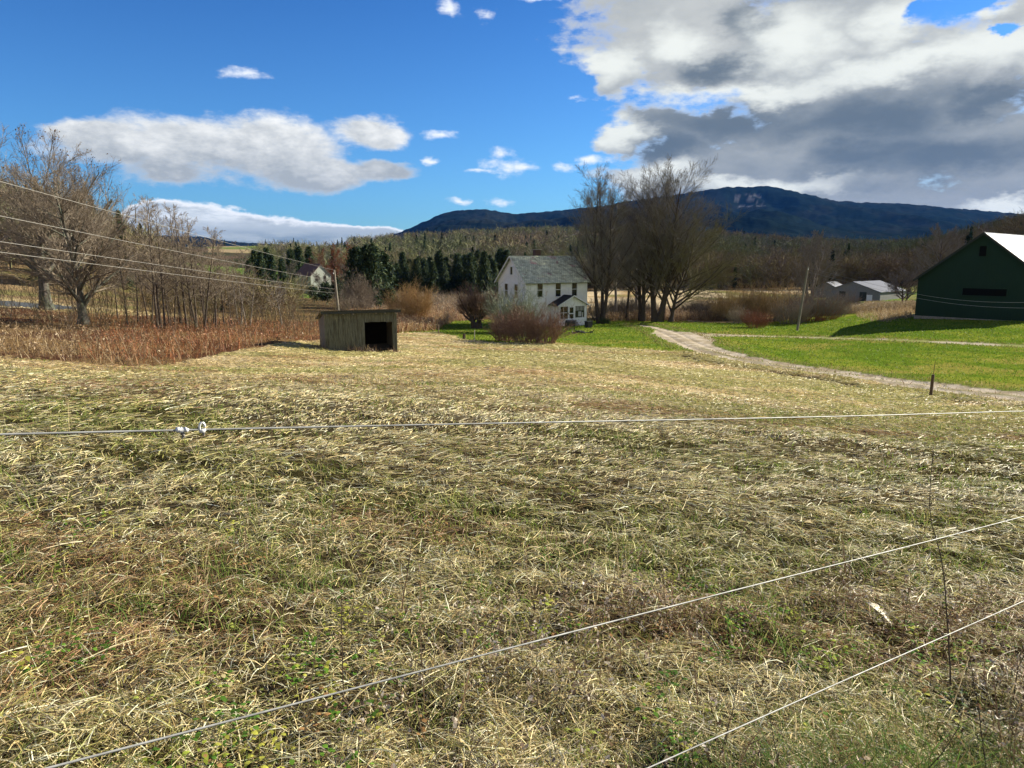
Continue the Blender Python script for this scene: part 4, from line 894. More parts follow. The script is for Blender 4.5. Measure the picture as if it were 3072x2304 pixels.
def window(par, cx, cz, wd, ht, side='front', y=0., mull=True, cur=False, fr=m_trim):
    """frame proud of the wall, dark sash set inside it"""
    def q(u0, u1, d0, d1, z0, z1, bb):
        if side == 'front': bb.box(u0, u1, y - d1, y - d0, z0, z1)
        else: bb.box(y - d1, y - d0, u0, u1, z0, z1)
    f = MB(); t_ = .10
    q(cx - wd / 2 - t_, cx + wd / 2 + t_, .0, .06, cz + ht / 2, cz + ht / 2 + t_, f); q(cx - wd / 2 - t_ - .05, cx + wd / 2 + t_ + .05, .0, .10, cz - ht / 2 - t_ * .8, cz - ht / 2, f)
    q(cx - wd / 2 - t_, cx - wd / 2, .0, .06, cz - ht / 2, cz + ht / 2, f); q(cx + wd / 2, cx + wd / 2 + t_, .0, .06, cz - ht / 2, cz + ht / 2, f)
    fo = f.build('window', fr, par)
    g = MB(); q(cx - wd / 2, cx + wd / 2, .005, .015, cz - ht / 2, cz + ht / 2, g); g.build('pane', m_glass, fo)
    if mull:
        s = MB(); q(cx - wd / 2, cx + wd / 2, .02, .045, cz - .03, cz + .03, s); s.build('sash', fr, fo)
    if cur:
        s = MB(); q(cx - wd / 2 + .05, cx + wd / 2 - .05, .017, .02, cz + ht * .05, cz + ht / 2 - .05, s); s.build('curtain', m_curtain, fo)
for fx in (.222, .515, .785): window(house, fx * LX, 4.72, .80, 1.75, cur=False)
for fy in (.33, .69): window(house, fy * WY, 4.55, .80, 1.75, 'left', 0)
window(house, WY * .5, 7.15, .55, 1.0, 'left', 0, mull=False)
window(house, .33 * WY, 1.9, .85, 1.7, 'left', 0); window(house, .69 * WY, 1.9, .85, 1.7, 'left', 0)
b = MB(); b.box(-.1, LX + .1, -.1, WY + .1, -.9, .1); b.build('foundation', m_stone, house)
# porch
px0, px1, pd = 3.75, 8.15, 2.0
ph, prg = 2.95, 4.05
po = MB(); po.box(px0, px1, -pd, -.005, -.8, 1.05); po.box(px0, px0 + .14, -pd, -.005, 1.05, ph); po.box(px1 - .14, px1, -pd, -.005, 1.05, ph); po.box(px0, px1, -pd, -pd + .14, 2.62, ph)
dx0, dx1 = px0 + 1.62, px0 + 2.5
for xx in (px0 + .14, dx0 - .14, dx1, px1 - .28): po.box(xx, xx + .14, -pd - .002, -pd + .14, 1.05, 2.62)
porch = po.build('porch', m_siding, house)
xm = (px0 + px1) / 2
pg = MB(); pg.add([(px0, -pd, ph), (px1, -pd, ph), (xm, -pd, prg - .08), (px0, -pd + .1, ph), (px1, -pd + .1, ph), (xm, -pd + .1, prg - .08)], [(0, 1, 2), (5, 4, 3), (0, 3, 4, 1), (1, 4, 5, 2), (2, 5, 3, 0)]); pg.build('pediment', m_siding, porch)
pr_ = MB(); e = .38; zs = ph - e * (prg - ph) / ((px1 - px0) / 2)
pr_.slab([(px0 - e, -pd - .3, zs), (xm, -pd - .3, prg), (xm, -.01, prg), (px0 - e, -.01, zs)], -.09); pr_.slab([(px1 + e, -pd - .3, zs), (px1 + e, -.01, zs), (xm, -.01, prg), (xm, -pd - .3, prg)], -.09)
pr_.build('porch_roof', m_dkroof, porch)
pf = MB()
for s, xe in ((1, px0 - e), (-1, px1 + e)):
    pf.slab([(xe, -pd - .32, zs - .13), (xm, -pd - .32, prg - .13), (xm, -pd - .32, prg - .0), (xe, -pd - .32, zs - .0)], .03 * s)
pf.build('rake_board', m_trim, porch)
# porch openings
pw = MB(); pw.box(px0 + .28, dx0 - .14, -pd + .05, -pd + .07, 1.05, 2.62); pw.build('porch_window', m_glass, porch); pw = MB(); pw.box(dx1 + .14, px1 - .28, -pd + .05, -pd + .07, 1.05, 2.62); pw.build('porch_window', m_glass, porch)
pc = MB(); x0, x1 = dx1 + .14, px1 - .28
for i in range(6): pc.box(x0 + .06 + i * (x1 - x0 - .1) / 6, x0 + .06 + i * (x1 - x0 - .1) / 6 + .12, -pd + .035, -pd + .048, 2.02, 2.60)
pc.box(x0 + .5, x0 + 1.0, -pd + .03, -pd + .045, 1.25, 1.9); pc.box(x0 + 1.12, x0 + 1.3, -pd + .03, -pd + .045, 1.12, 1.8); pc.build('blind', m_curtain, porch)
pm = MB(); pm.box(px0 + .28, dx0 - .14, -pd + .03, -pd + .05, 1.78, 1.84); pm.box(px0 + .8, px0 + .85, -pd + .025, -pd + .05, 1.05, 2.62); pm.build('window_rail', m_trim, porch); pm = MB(); pm.box(x0, x1, -pd + .02, -pd + .05, 1.05, 1.12); pm.build('window_rail', m_trim, porch)
do = MB(); do.box(dx0, dx1, -pd + .02, -pd + .08, .30, .95); do.box(dx0, dx0 + .13, -pd + .02, -pd + .08, .95, 2.60); do.box(dx1 - .13, dx1, -pd + .02, -pd + .08, .95, 2.60); do.box(dx0 + .13, dx1 - .13, -pd + .02, -pd + .08, 1.62, 1.75); do.box(dx0 + .13, dx1 - .13, -pd + .02, -pd + .08, 2.48, 2.60)
door = do.build('door', m_trim, porch); do.v and None
dp = MB(); dp.box(dx0 + .13, dx1 - .13, -pd + .045, -pd + .055, .95, 2.48); dp.build('door_pane', m_glass, door)
stp = MB()
for i in range(4): stp.box(dx0 - .15, dx1 + .15, -pd - .3 * (4 - i) - .003, -pd - .003, -.7 + i * .25, .1 + i * .25)
stp.build('steps', m_stone, house)
rl = MB(); rl.tube([(dx0 - .2, -pd - .02, 1.85), (dx0 - .2, -pd - 1.25, .85)], .035, 6); rl.tube([(dx0 - .2, -pd - 1.25, .88), (dx0 - .2, -pd - 1.25, -.7)], .035, 6); rl.build('handrail', m_black, house)

# things round the house
def place(px_, Y, dz=0): p = at(px_, Y); p.z += dz; return p
g0 = empty('grill', place(570, 83.2), .3, 'dark covered barbecue grill before the porch steps', 'grill')
b = MB(); b.box(-.55, .55, -.3, .3, .55, .95); b.tube([(-.5, 0, .95), (.5, 0, .95)], .3, 12); b.box(-.85, -.57, -.25, .25, .85, .9); b.build('firebox', m_black, g0)
b = MB()
for sx in (-.48, .44): 
    for sy in (-.25, .21): b.box(sx, sx + .05, sy, sy + .05, 0, .55)
b.box(-.5, .5, -.25, .25, .15, .19); b.build('cart', m_black, g0)
g1_ = MB()
rgk = random.Random(3)
for i in range(26):
    x = rgk.uniform(-1.7, 1.7); y = rgk.uniform(-.35, .35); l = rgk.uniform(.3, .8); a = rgk.uniform(0, 3.14)
    g1_.tube([(x, y, .08 + rgk.random() * .12), (x + l * math.cos(a), y + l * .4 * math.sin(a), .1 + rgk.random() * .3)], .05, 5)
tag(g1_.build('brush_pile', m_dkwood, None, place(578, 76)), 'low dark pile of sticks on the lawn before the grill', 'wood pile')
c0 = empty('storage_bin', place(588.5, 88.5), TH_H, 'dark storage bin at the right corner of the porch', 'bin'); b = MB(); b.box(-.4, .4, -.3, .3, 0, .75); b.box(-.36, .36, -.33, -.3, .08, .68); b.build('body', m_black, c0)
b = MB(); b.box(-.44, .44, -.34, .34, .75, .82); b.build('lid', m_dkwood, c0)

# ------------------------------------------------------------------ open shed in the meadow
m_tin = mat('weathered_boards', (.125, .13, .10), .8, var=.7, scale=2.2, col2=(.05, .042, .028), stretch=(7, 7, .5), bump=.5, bscale=4, lo=.45, hi=.7)
m_tin2 = mat('side_boards', (.22, .19, .15), .8, var=.4, scale=2, stretch=(6, 6, .5))
m_rust = mat('shed_roof_tin', (.16, .125, .10), .7, var=.4, scale=2, col2=(.3, .27, .24), bump=.3)
m_in = mat('shed_inside', (.014, .012, .010), .95, var=.3, scale=2)
SW, SD, SH = 4.25, 3.0, 2.28
a0 = at(325.6, 41.3); shed = empty('shed', (a0.x, a0.y, a0.z - .10), math.radians(21), 'weathered green grey board shed with open front bay in the meadow', 'shed')
zb = 1.62
def hgt(y): return SH + (zb - SH) * y / SD
fb = MB(); rs = random.Random(2)
x = 0.; OX0, OX1, OZ = 2.28, 3.98, 1.62
while x < SW - .02:
    wd = rs.uniform(.13, .19); x1 = min(x + wd, SW); j = rs.uniform(0, .018); tz = SH - .02
    zz0 = -.2 if not (x + wd * .5 > OX0 and x + wd * .5 < OX1) else OZ + rs.uniform(-.02, .01)
    fb.box(x + .004, x1 - .006, -.03 - j, -.0 - j * .5, zz0 + rs.uniform(-.02, .02), tz); x = x1
wl = fb.build('wall', m_tin, shed)
for xx in (0.0, SW - .03):
    sb = MB(); y = 0.005
    while y < SD - .02:
        y1 = min(y + rs.uniform(.14, .2), SD); sb.slab([(xx, y + .004, -.2), (xx, y1 - .006, -.2), (xx, y1 - .006, hgt(y1) - .05), (xx, y + .004, hgt(y) - .05)], -.03 if xx > 1 else .03); y = y1
    sb.build('side_wall', m_tin2, shed)
ib = MB(); ib.box(.04, SW - .04, SD - .04, SD, -.2, zb - .03); ib.box(OX0 - .08, OX0 + .0, .005, .09, -.2, SH - .1); ib.box(OX1, OX1 + .09, .005, .09, -.2, SH - .1); ib.box(OX0, OX1, .005, .08, OZ, OZ + .14); ib.box(.04, SW - .04, .1, SD - .05, -.12, -.04); ib.build('frame', m_in, shed)
rb_ = MB()
nn_ = 60; yy = [-.28, SD + .2]; vs = []; fs = []
for i in range(nn_ + 1):
    xx = -.22 + (SW + .44) * i / nn_; hh = .02 * math.sin(i * math.pi)
    hh = .018 * (1 if i % 2 else -1)
    for y in yy: vs.append((xx, y, hgt(y) + .05 + hh)); 
    for y in yy: vs.append((xx, y, hgt(y) + .03 + hh))
for i in range(nn_):
    a = i * 4; fs += [(a, a + 4, a + 5, a + 1), (a + 2, a + 3, a + 7, a + 6), (a, a + 2, a + 6, a + 4), (a + 1, a + 5, a + 7, a + 3)]
rb_.add(vs, fs); rb_.add([], []); ro = rb_.build('roof', m_rust, shed)
b = MB(); b.slab([(-.2, -.26, SH - .10), (SW + .2, -.26, SH - .10), (SW + .2, -.26, SH + .05), (-.2, -.26, SH + .05)], .03); b.build('fascia', m_dkwood, shed)
b = MB()
for xx in (.1, 1.05, 1.62, 2.95, 3.5, 4.1): b.box(xx, xx + .06, -.25, .02, SH - .17, SH - .02)
b.build('rafter_tail', m_stone, shed)
# things inside and beside
b = MB()
for i in range(9):
    x = rs.uniform(.0, .35); b.tube([(x, rs.uniform(-.1, .1), 0), (x + rs.uniform(-.1, .25), rs.uniform(-.1, .1), rs.uniform(.2, .6))], .02, 5)
pp = shed.matrix_basis @ Vector((1.9, -.35, .0)); 
def dead_clump(px_, py_, label, n=60, h=.6):
    x_, y_ = px_, py_; q = np.random.default_rng(int(abs(px_) * 100)); P = np.stack([x_ + q.normal(size=n) * .28, y_ + q.normal(size=n) * .12, np.zeros(n)], 1); P[:, 2] = ground(P[:, 0], P[:, 1]) - .03
    D = unit(np.stack([q.normal(size=n) * .35, q.normal(size=n) * .3, np.ones(n)], 1)); v, qd, t = ribbons(P, D, q.uniform(.3, 1, n) * h, np.full(n, .025), q.normal(size=(n, 3)) * .2, np.array([(.22, .13, .09), (.34, .26, .14), (.15, .10, .07)])[q.integers(0, 3, n)], 3)
    o = link('dead_weed_clump', mesh_np('dead_weed_clump', v, Q=qd, tint=t), m_straw); return tag(o, label, 'weeds', 'dead weed clumps at the shed')
ca = math.cos(math.radians(21)); sa = math.sin(math.radians(21))
def sl2w(x, y): return a0.x + x * ca - y * sa, a0.y + x * sa + y * ca
dead_clump(*sl2w(1.75, -.25), 'brown dead weeds against the shed boards left of the opening', 90, .55)
dead_clump(*sl2w(2.6, -.2), 'dead weeds in the opening of the shed, at its left side', 60, .5); dead_clump(*sl2w(4.0, -.2), 'dead weeds at the right post of the shed opening', 50, .45); dead_clump(*sl2w(-.3, .3), 'pale dead weeds at the left corner of the shed', 40, .6)

# ------------------------------------------------------------------ green barn
m_barn = bpy.data.materials.new('green_boards'); m_barn.use_nodes = True
siding(m_barn, (.011, .034, .019), .3, .4, False, (.022, .034, .024), .8)
m_metal = mat('white_metal_roof', (.78, .79, .80), .35, var=.06, scale=1.5, stretch=(1, 5, 1), metal=.0, spec=.5)
gB = math.radians(47)
b0 = at(914.3, 88); bz = -7.55
barn = empty('barn', (b0.x, b0.y, bz), -gB, 'large dark green barn with white metal roof at the right edge', 'barn')
BW, BL, BE, BR = 13.0, 22., 5.0, 10.2
w = MB(); w.add([(0, 0, .35), (BW, 0, .35), (BW, BL, .35), (0, BL, .35), (0, 0, BE), (BW, 0, BE), (BW, BL, BE), (0, BL, BE), (BW / 2, 0, BR - .1), (BW / 2, BL, BR - .1)],
      [(0, 1, 5, 8, 4), (1, 2, 6, 5), (2, 3, 7, 9, 6), (3, 0, 4, 7), (4, 8, 9, 7), (5, 6, 9, 8), (0, 3, 2, 1)]); w.build('wall', m_barn, barn)
r = MB(); bs = (BR - BE) / (BW / 2); e = .45
r.slab([(-e, -.4, BE - e * bs), (BW / 2, -.4, BR), (BW / 2, BL + .3, BR), (-e, BL + .3, BE - e * bs)], -.06); r.slab([(BW + e, -.4, BE - e * bs), (BW + e, BL + .3, BE - e * bs), (BW / 2, BL + .3, BR), (BW / 2, -.4, BR)], -.06)
# standing seams
ln = math.hypot(BW / 2 + e, bs * (BW / 2 + e))
for k in range(46):
    yk = -.38 + k * .5
    for s, xe in ((1, -e), (-1, BW + e)):
        r.slab([(xe, yk, BE - e * bs + .055), (BW / 2, yk, BR + .055), (BW / 2, yk, BR + .095), (xe, yk, BE - e * bs + .095)], .03)
r.build('roof', m_metal, barn)
b = MB()
for s, xe in ((1, -e), (-1, BW + e)): b.slab([(xe, -.43, BE - e * bs - .2), (BW / 2, -.43, BR - .2), (BW / 2, -.43, BR + .10), (xe, -.43, BE - e * bs + .10)], .04 * s)
b.build('rake_board', m_dkwood, barn)
b = MB(); b.box(-.06, BW + .06, -.06, BL, -1., .35); 
for k in range(40): b.box(k * .38, k * .38 + rs.uniform(.2, .36), -.06 - rs.uniform(.02, .1), -.05, -.5, rs.uniform(.05, .33))
b.build('foundation', m_stone, barn)
m_hole = mat('dark_opening', (.008, .008, .008), .95, spec=.05)
def bopen(name, x0, x1, z0, z1, fr=.1):
    f = MB(); f.box(x0 - fr, x1 + fr, -.07, -.003, z1, z1 + fr); f.box(x0 - fr, x1 + fr, -.1, -.003, z0 - fr, z0); f.box(x0 - fr, x0, -.07, -.003, z0, z1); f.box(x1, x1 + fr, -.07, -.003, z0, z1); o = f.build(name, m_barn, barn)
    g = MB(); g.box(x0, x1, -.02, -.004, z0, z1); g.build('pane', m_hole, o)  # flat black sheet painted as the unlit inside of the opening, no glass
bopen('window', BW / 2 - .35, BW / 2 + .35, 7.55, 8.7); bopen('hay_opening', 4.9, 9.3, 3.05, 3.85)

# ------------------------------------------------------------------ grey farm shed far right, far white house
m_far = bpy.data.materials.new('faded_siding'); m_far.use_nodes = True; siding(m_far, (.34, .37, .32), .3)
m_grey = bpy.data.materials.new('grey_boards'); m_grey.use_nodes = True; siding(m_grey, (.20, .20, .20), .35, .4, False, (.1, .1, .11), .8)
m_greyr = mat('grey_tin_roof', (.15, .155, .17), .5, var=.25, scale=.5, stretch=(1, 4, 1))
def gable(name, label, cat, loc, rz, W_, L_, e_, r_, mw, mr, ov=.3, mroof_th=.12, base=-.5):
    t = empty(name, loc, rz, label, cat); w = MB()
    w.add([(0, 0, base), (W_, 0, base), (W_, L_, base), (0, L_, base), (0, 0, e_), (W_, 0, e_), (W_, L_, e_), (0, L_, e_), (W_ / 2, 0, r_ - .05), (W_ / 2, L_, r_ - .05)], [(0, 1, 5, 8, 4), (1, 2, 6, 5), (2, 3, 7, 9, 6), (3, 0, 4, 7), (4, 8, 9, 7), (5, 6, 9, 8), (0, 3, 2, 1)])
    w.build('wall', mw, t); s = (r_ - e_) / (W_ / 2); r = MB()
    r.slab([(-ov, -ov, e_ - ov * s), (W_ / 2, -ov, r_), (W_ / 2, L_ + ov, r_), (-ov, L_ + ov, e_ - ov * s)], -mroof_th); r.slab([(W_ + ov, -ov, e_ - ov * s), (W_ + ov, L_ + ov, e_ - ov * s), (W_ / 2, L_ + ov, r_), (W_ / 2, -ov, r_)], -mroof_th)
    r.build('roof', mr, t); return t
gs = gable('farm_shed', 'long low grey farm shed with pale tin roof beyond the rough grass', 'shed', at(826, 176), math.radians(-52), 13, 13, 2.4, 4.6, m_grey, m_greyr)
for x0 in (3.2, 8.2):
    b = MB(); b.box(x0, x0 + 1.6, -.05, -.004, 0, 2.2); b.build('door', m_dkwood, gs)
b = MB(); b.box(9.9, 11.2, -.06, -.004, .2, 1.6); b.build('panel', m_trim, gs)
gable('farm_shed', 'small pale roof of a second farm shed left behind the long grey one', 'shed', at(812, 192), math.radians(-40), 7, 8, 2.2, 4.0, m_grey, m_greyr)
fh = gable('far_house', 'small distant white house with brown roof among bare trees on the left', 'house', at(311.5, 198), math.radians(46), 6.4, 8.2, 5.2, 8.2, m_far, mat('brown_roof', (.14, .08, .065), .8, var=.3, scale=1))
for yy_ in (1.4, 4.0, 6.4):
    for zz_ in (1.2, 3.6):
        b = MB(); b.box(-.06, -.004, yy_, yy_ + .8, zz_, zz_ + 1.3); b.build('window', m_glass, fh)
for xx_ in (1.5, 4.1): b = MB(); b.box(xx_, xx_ + .7, -.06, -.004, 3.6, 4.9); b.build('window', m_glass, fh)

# ------------------------------------------------------------------ poles, wires, posts
m_pole = mat('pole_wood', (.20, .18, .14), .85, var=.3, scale=3, stretch=(1, 1, .1), bump=.3)
m_wire = mat('fence_wire', (.33, .33, .31), .6, var=.6, scale=9, metal=.2, spec=.5)
m_cable = mat('overhead_cable', (.26, .25, .23), .5, var=.1, scale=1)
m_porc = mat('white_porcelain', (.82, .83, .82), .25, var=.08, scale=20, spec=.6)
def pole(px_, Y, top_py, lean, label, r=.14):
    p = at(px_, Y); top = pxyz(px_, top_py, Y); h = top.z - p.z
    t = empty('utility_pole', p, 0, label, 'pole'); b = MB(); b.tube([(0, 0, -.3), (lean * .5, 0, h * .5), (lean, 0, h)], [r * 1.15, r, r * .8], 10); b.build('post', m_pole, t)
    b = MB(); b.tube([(lean - .02, -r, h - .35), (lean - .02, -r - .14, h - .35), (lean - .02, -r - .14, h - .2)], .035, 6); b.build('insulator', m_porc, t)
    return Vector((p.x + lean, p.y, p.z + h))
tr = pole(797, 84, 266.5, .75, 'leaning wooden utility pole standing beside the lane on the lawn', .125)
tl = pole(340, 72, 270, -.35, 'brown utility pole rising behind the shed roof', .13)
def cable(a, b, sag, label, r=.014, grp='overhead wires on the left', seg=40):
    a, b = Vector(a), Vector(b); P = [a.lerp(b, i / seg) - Vector((0, 0, sag * 4 * (i / seg) * (1 - i / seg))) for i in range(seg + 1)]
    c = sum(P, Vector()) / len(P); m = MB(); m.tube([p - c for p in P], r, 5); return tag(m.build('overhead_wire', m_cable, None, c), label, 'wire', grp)
# left wires run from the pole behind the shed to a pole out of sight above the left edge
def lw_(py0, Y0, endp, sag, label, r):
    s = pxyz(0, py0, Y0); d = s - endp; e = s + d * .25 + Vector((0, 0, sag * .4)); cable(endp, e, sag, label, r)
lw_(180, 17, tl, .10, 'topmost of the overhead wires crossing the bare trees on the left', .0075)
lw_(214.5, 17, tl - Vector((0, 0, 1.1)), .10, 'second highest of the overhead wires crossing the left trees', .0075)
lw_(240.5, 17, tl - Vector((0, 0, 1.9)), .08, 'third highest of the overhead wires crossing the left trees', .007)
lw_(251, 17, tl - Vector((0, 0, 2.3)), .08, 'lowest of the overhead wires crossing the left trees', .007)
for py_a, py_b, lb in ((293.5, 302.5, 'upper thin wire crossing in front of the green barn'), (297.5, 308, 'lower thin wire crossing in front of the green barn')):
    A_ = tr - Vector((0, 0, .1 if py_a < 295 else .6)); m1 = pxyz(914, py_a, 62); m2 = pxyz(1024, py_b, 42); e_ = m2 + (m2 - m1) * .5 + Vector((0, 0, 1.2))
    n_ = 60; pts = []
    for i in range(n_ + 1):
        t_ = i / n_ * 3; K = [A_, m1, m2, e_]; k = min(int(t_), 2); f = t_ - k
        p0 = K[max(k - 1, 0)]; p1 = K[k]; p2 = K[k + 1]; p3 = K[min(k + 2, 3)]
        pts.append(.5 * ((2 * p1) + (p2 - p0) * f + (2 * p0 - 5 * p1 + 4 * p2 - p3) * f * f + (3 * p1 - p0 - 3 * p2 + p3) * f ** 3))
    c = sum(pts, Vector()) / len(pts); m = MB(); m.tube([p - c for p in pts], .011, 5); tag(m.build('overhead_wire', m_cable, None, c), lb, 'wire', 'thin wires before the barn')

# fence in front of the camera: three strands
FD = Vector((1.352, .980, -.2005)).normalized(); 
def strand(py_c, r, label, extra=0., yc=1.2):
    s = zoy(py_c); c = Vector((a_of(512, s) * yc, yc, s * yc)); pts = []
    for i in range(121):
        t_ = -5 + 21 * i / 120; p = FD * t_; p.z += .0015 * math.sin(t_ * 2.1 + py_c) + extra * (t_ + 5) * (16 - t_) / 110; pts.append(p)
    m = MB(); m.tube(pts, r, 7); return tag(m.build('fence_wire', m_wire, None, c, True), label, 'fence wire', 'strands of the wire fence'), c
o1, c1_ = strand(423.5, .0014, 'top strand of the wire fence with two white insulators on it', 0.)
strand(648, .0017, 'middle strand of the wire fence slanting across the straw')
strand(829, .0019, 'bottom strand of the wire fence at the lower right')
for px_, kind, lb in ((181, 0, 'white insulator with a dark lower end hanging on the top wire, left one'), (204, 1, 'white looped insulator on the top wire, right one')):
    # where the strand passes this pixel column
    best = min((abs((lambda p: 512 + F * p.x / (p.y * CP - p.z * SP))(c1_ + FD * t_) - px_), t_) for t_ in np.linspace(-3, 1, 801)); p = c1_ + FD * best[1]; p.z += .0015 * math.sin(best[1] * 2.1 + 423.5)
    e0 = empty('insulator', p, math.atan2(FD.y, FD.x), lb, 'insulator', 'white insulators on the top wire'); e0.scale = (.62, .62, .62) if kind == 0 else (.5, .5, .6)
    b = MB(); L_ = .011
    if kind == 0:
        b.tube([(-L_, 0, .004), (-L_ * .7, 0, .002), (-L_ * .45, 0, -.0005), (0, 0, 0), (L_ * .45, 0, -.0005), (L_ * .7, 0, -.001), (L_, 0, .003)], [.004, .0065, .0045, .0075, .0045, .0068, .004], 10)
        b.build('body', m_porc, e0, None, True); b = MB(); b.tube([(.0, 0, -.006), (.003, 0, -.013), (-.002, 0, -.019)], [.0045, .0032, .0012], 8); b.build('lower_end', m_stone, e0)
    else:
        pts = [(.009 * math.cos(q) * .75, 0, .005 + .011 * math.sin(q)) for q in np.linspace(0, 6.0, 15)]; b.tube(pts, .003, 8); b.tube([(-.008, 0, -.002), (0, 0, -.003), (.008, 0, -.001)], [.003, .0055, .003], 8); b.build('body', m_porc, e0, None, True)
        b = MB(); b.tube([(.003, 0, -.006), (.002, 0, -.014)], [.004, .002], 8); b.build('lower_end', m_stone, e0)

m_post = mat('post_wood', (.20, .15, .10), .9, var=.4, scale=6, bump=.4, stretch=(1, 1, .2))
def post(px_, Y, h, r, label, mt=m_post, rod=0., name='fence_post', cat='post'):
    p = at(px_, Y); t = empty(name, p, .3, label, cat); b = MB(); b.tube([(0, 0, -.3), (.01, 0, h * .6), (.02, 0, h - .02), (.02, 0, h)], [r, r, r * .95, r * .7], 8); b.build('shaft', mt, t)
    if rod: b = MB(); b.tube([(.02, 0, h - .2), (.05, 0, h + rod)], .012, 5); b.build('rod', m_black, t)
post(930.5, 30.3, .98, .065, 'dark wooden fence post with thin rod on top between meadow and drive', mt=mat('post_dark', (.11, .075, .05), .9, var=.3, scale=6), rod=.62)
post(438.5, 74, .95, .06, 'thin wooden post at the lawn edge left of the squat tree')
post(464, 66, .5, .14, 'short thick stump post on the lawn left of the brown shrubs', mt=m_bark)
post(474.5, 62, 1.05, .035, 'thin pale stake in pale grass left of the brown shrubs', mt=mat('pale_stake', (.55, .5, .4), .8))
# junk heap of pale stones
b = MB(); rs = random.Random(9)
def rock(bb, c, s):
    import mathutils
    k0 = len(bb.v); u, v = 7, 5
    for j in range(v + 1):
        for i in range(u):
            th = math.pi * j / v; q = 6.283 * i / u; rr = s * rs.uniform(.75, 1.2); bb.v.append((c[0] + rr * math.sin(th) * math.cos(q) * 1.2, c[1] + rr * math.sin(th) * math.sin(q), c[2] + rr * .6 * math.cos(th)))
    for j in range(v):
        for i in range(u): a = k0 + j * u + i; d_ = k0 + j * u + (i + 1) % u; bb.f.append((a, a + u, d_ + u, d_))
for i in range(16): rock(b, (rs.uniform(-2.2, 2.2), rs.uniform(-.6, .6), rs.uniform(0, .5)), rs.uniform(.25, .5))
tag(b.build('rock_pile', mat('pale_rock', (.42, .38, .34), .9, var=.5, scale=1.5), None, at(839, 118)), 'heap of pale stones between thicket and grey farm shed', 'rock pile')
# foot-track leaf and tall dead stem in the near right corner
def ground_at_px(px_, py_): x_, y_ = hit(px_, py_); return Vector((x_, y_, gz(x_, y_)))
p = ground_at_px(876, 624); me_v = []
b = MB(); pts = [(-.075, .02, .04), (-.03, .035, .055), (.02, .02, .05), (.06, -.02, .03), (.075, -.035, .02), (.02, -.03, .045), (-.035, -.02, .05)]
b.add([(x_, y_, z_) for x_, y_, z_ in pts] + [(x_, y_, z_ - .003) for x_, y_, z_ in pts], [tuple(range(7)), tuple(range(7, 14))[::-1]] + [(i, i + 7, (i + 1) % 7 + 7, (i + 1) % 7) for i in range(7)])
tag(b.build('dead_leaf', mat('pale_leaf', (.66, .60, .47), .6, var=.15, scale=20), None, p), 'large pale curled dead leaf lying on the straw at the lower right', 'leaf'); lf_ = bpy.data.objects['dead_leaf']; lf_.scale = (1.2, 1.3, 1.2); lf_.rotation_euler = (-.15, .3, -.75); lf_.location.z += .03
rgs = np.random.default_rng(77)
def stem(px_, Y, h, lean, seed, label, r=.0032):
    g = np.random.default_rng(seed); p = at(px_, Y); L = np.array([h]); p0 = walk(np.array([[0, 0, -.03]]), unit(np.array([[lean, .0, 1.]])), L, 14, .07, .01, g); r0 = radii(np.array([r]), 14, .35)
    c = spawn(p0, r0, L, 22, .15, 1, 60, 14, .06, .2, .6, g, rmin=.0009); p1 = walk(c[0], c[1], c[2], 2, .2, .1, g); p1[:, 0] -= c[1] * r * .5
    t = empty('dead_weed', p, 0, label, 'weed', 'tall dead weed stems by the fence'); v, q = tubes(p0, r0, 6); link('stalk', mesh_np('stalk', v, Q=q), m_bark, t)
    v, q = tubes(p1, radii(c[3], 2, .5), 3); n = 60; i = g.integers(0, len(p1), n); bd = ribbons(p1[i, -1], unit(g.normal(size=(n, 3))), g.uniform(.004, .011, n), g.uniform(.003, .007, n), g.normal(size=(n, 3)) * .1, np.tile([[.16, .10, .06]], (n, 1)), 2)
    link('side_twigs', mesh_np('side_twigs', v, Q=q), m_bark, t); link('seed_heads', mesh_np('seed_heads', bd[0], Q=bd[1], tint=bd[2]), m_attr, t)
stem(949, hit(949, 697)[1], 1.2, .015, 1, 'tallest dark dead weed stem rising past both lower fence wires', .004)
stem(985, 2.3, .55, .08, 2, 'short dark dead weed stem right of the tallest one', .0028)
stem(905, 2.2, .45, .1, 3, 'dark dead weed stem below the pale leaf', .0025)
stem(1012, 2.9, .7, -.05, 4, 'dead weed stem at the right edge between the lower wires', .0028)
stem(778, 2.15, .5, -.05, 5, 'faint dead weed stem left of the leaf above the bottom wire', .0022)

# haze: thin valley air
hz = MB(); hz.box(-9600, 9600, -9600, 9600, -60, 560)
mh = bpy.data.materials.new('haze'); mh.use_nodes = True; t = mh.node_tree
for nd in list(t.nodes):
    if nd.type == 'BSDF_PRINCIPLED': t.nodes.remove(nd)
pv = t.nodes.new('ShaderNodeVolumePrincipled'); pv.inputs['Color'].default_value = (.06, .26, .85, 1); pv.inputs['Density'].default_value = .000022; pv.inputs['Anisotropy'].default_value = .1
t.links.new(pv.outputs[0], t.nodes['Material Output'].inputs['Volume'])
HAZE = 1
if HAZE: tag(hz.build('haze', mh), 'thin blue valley haze', kind='stuff')
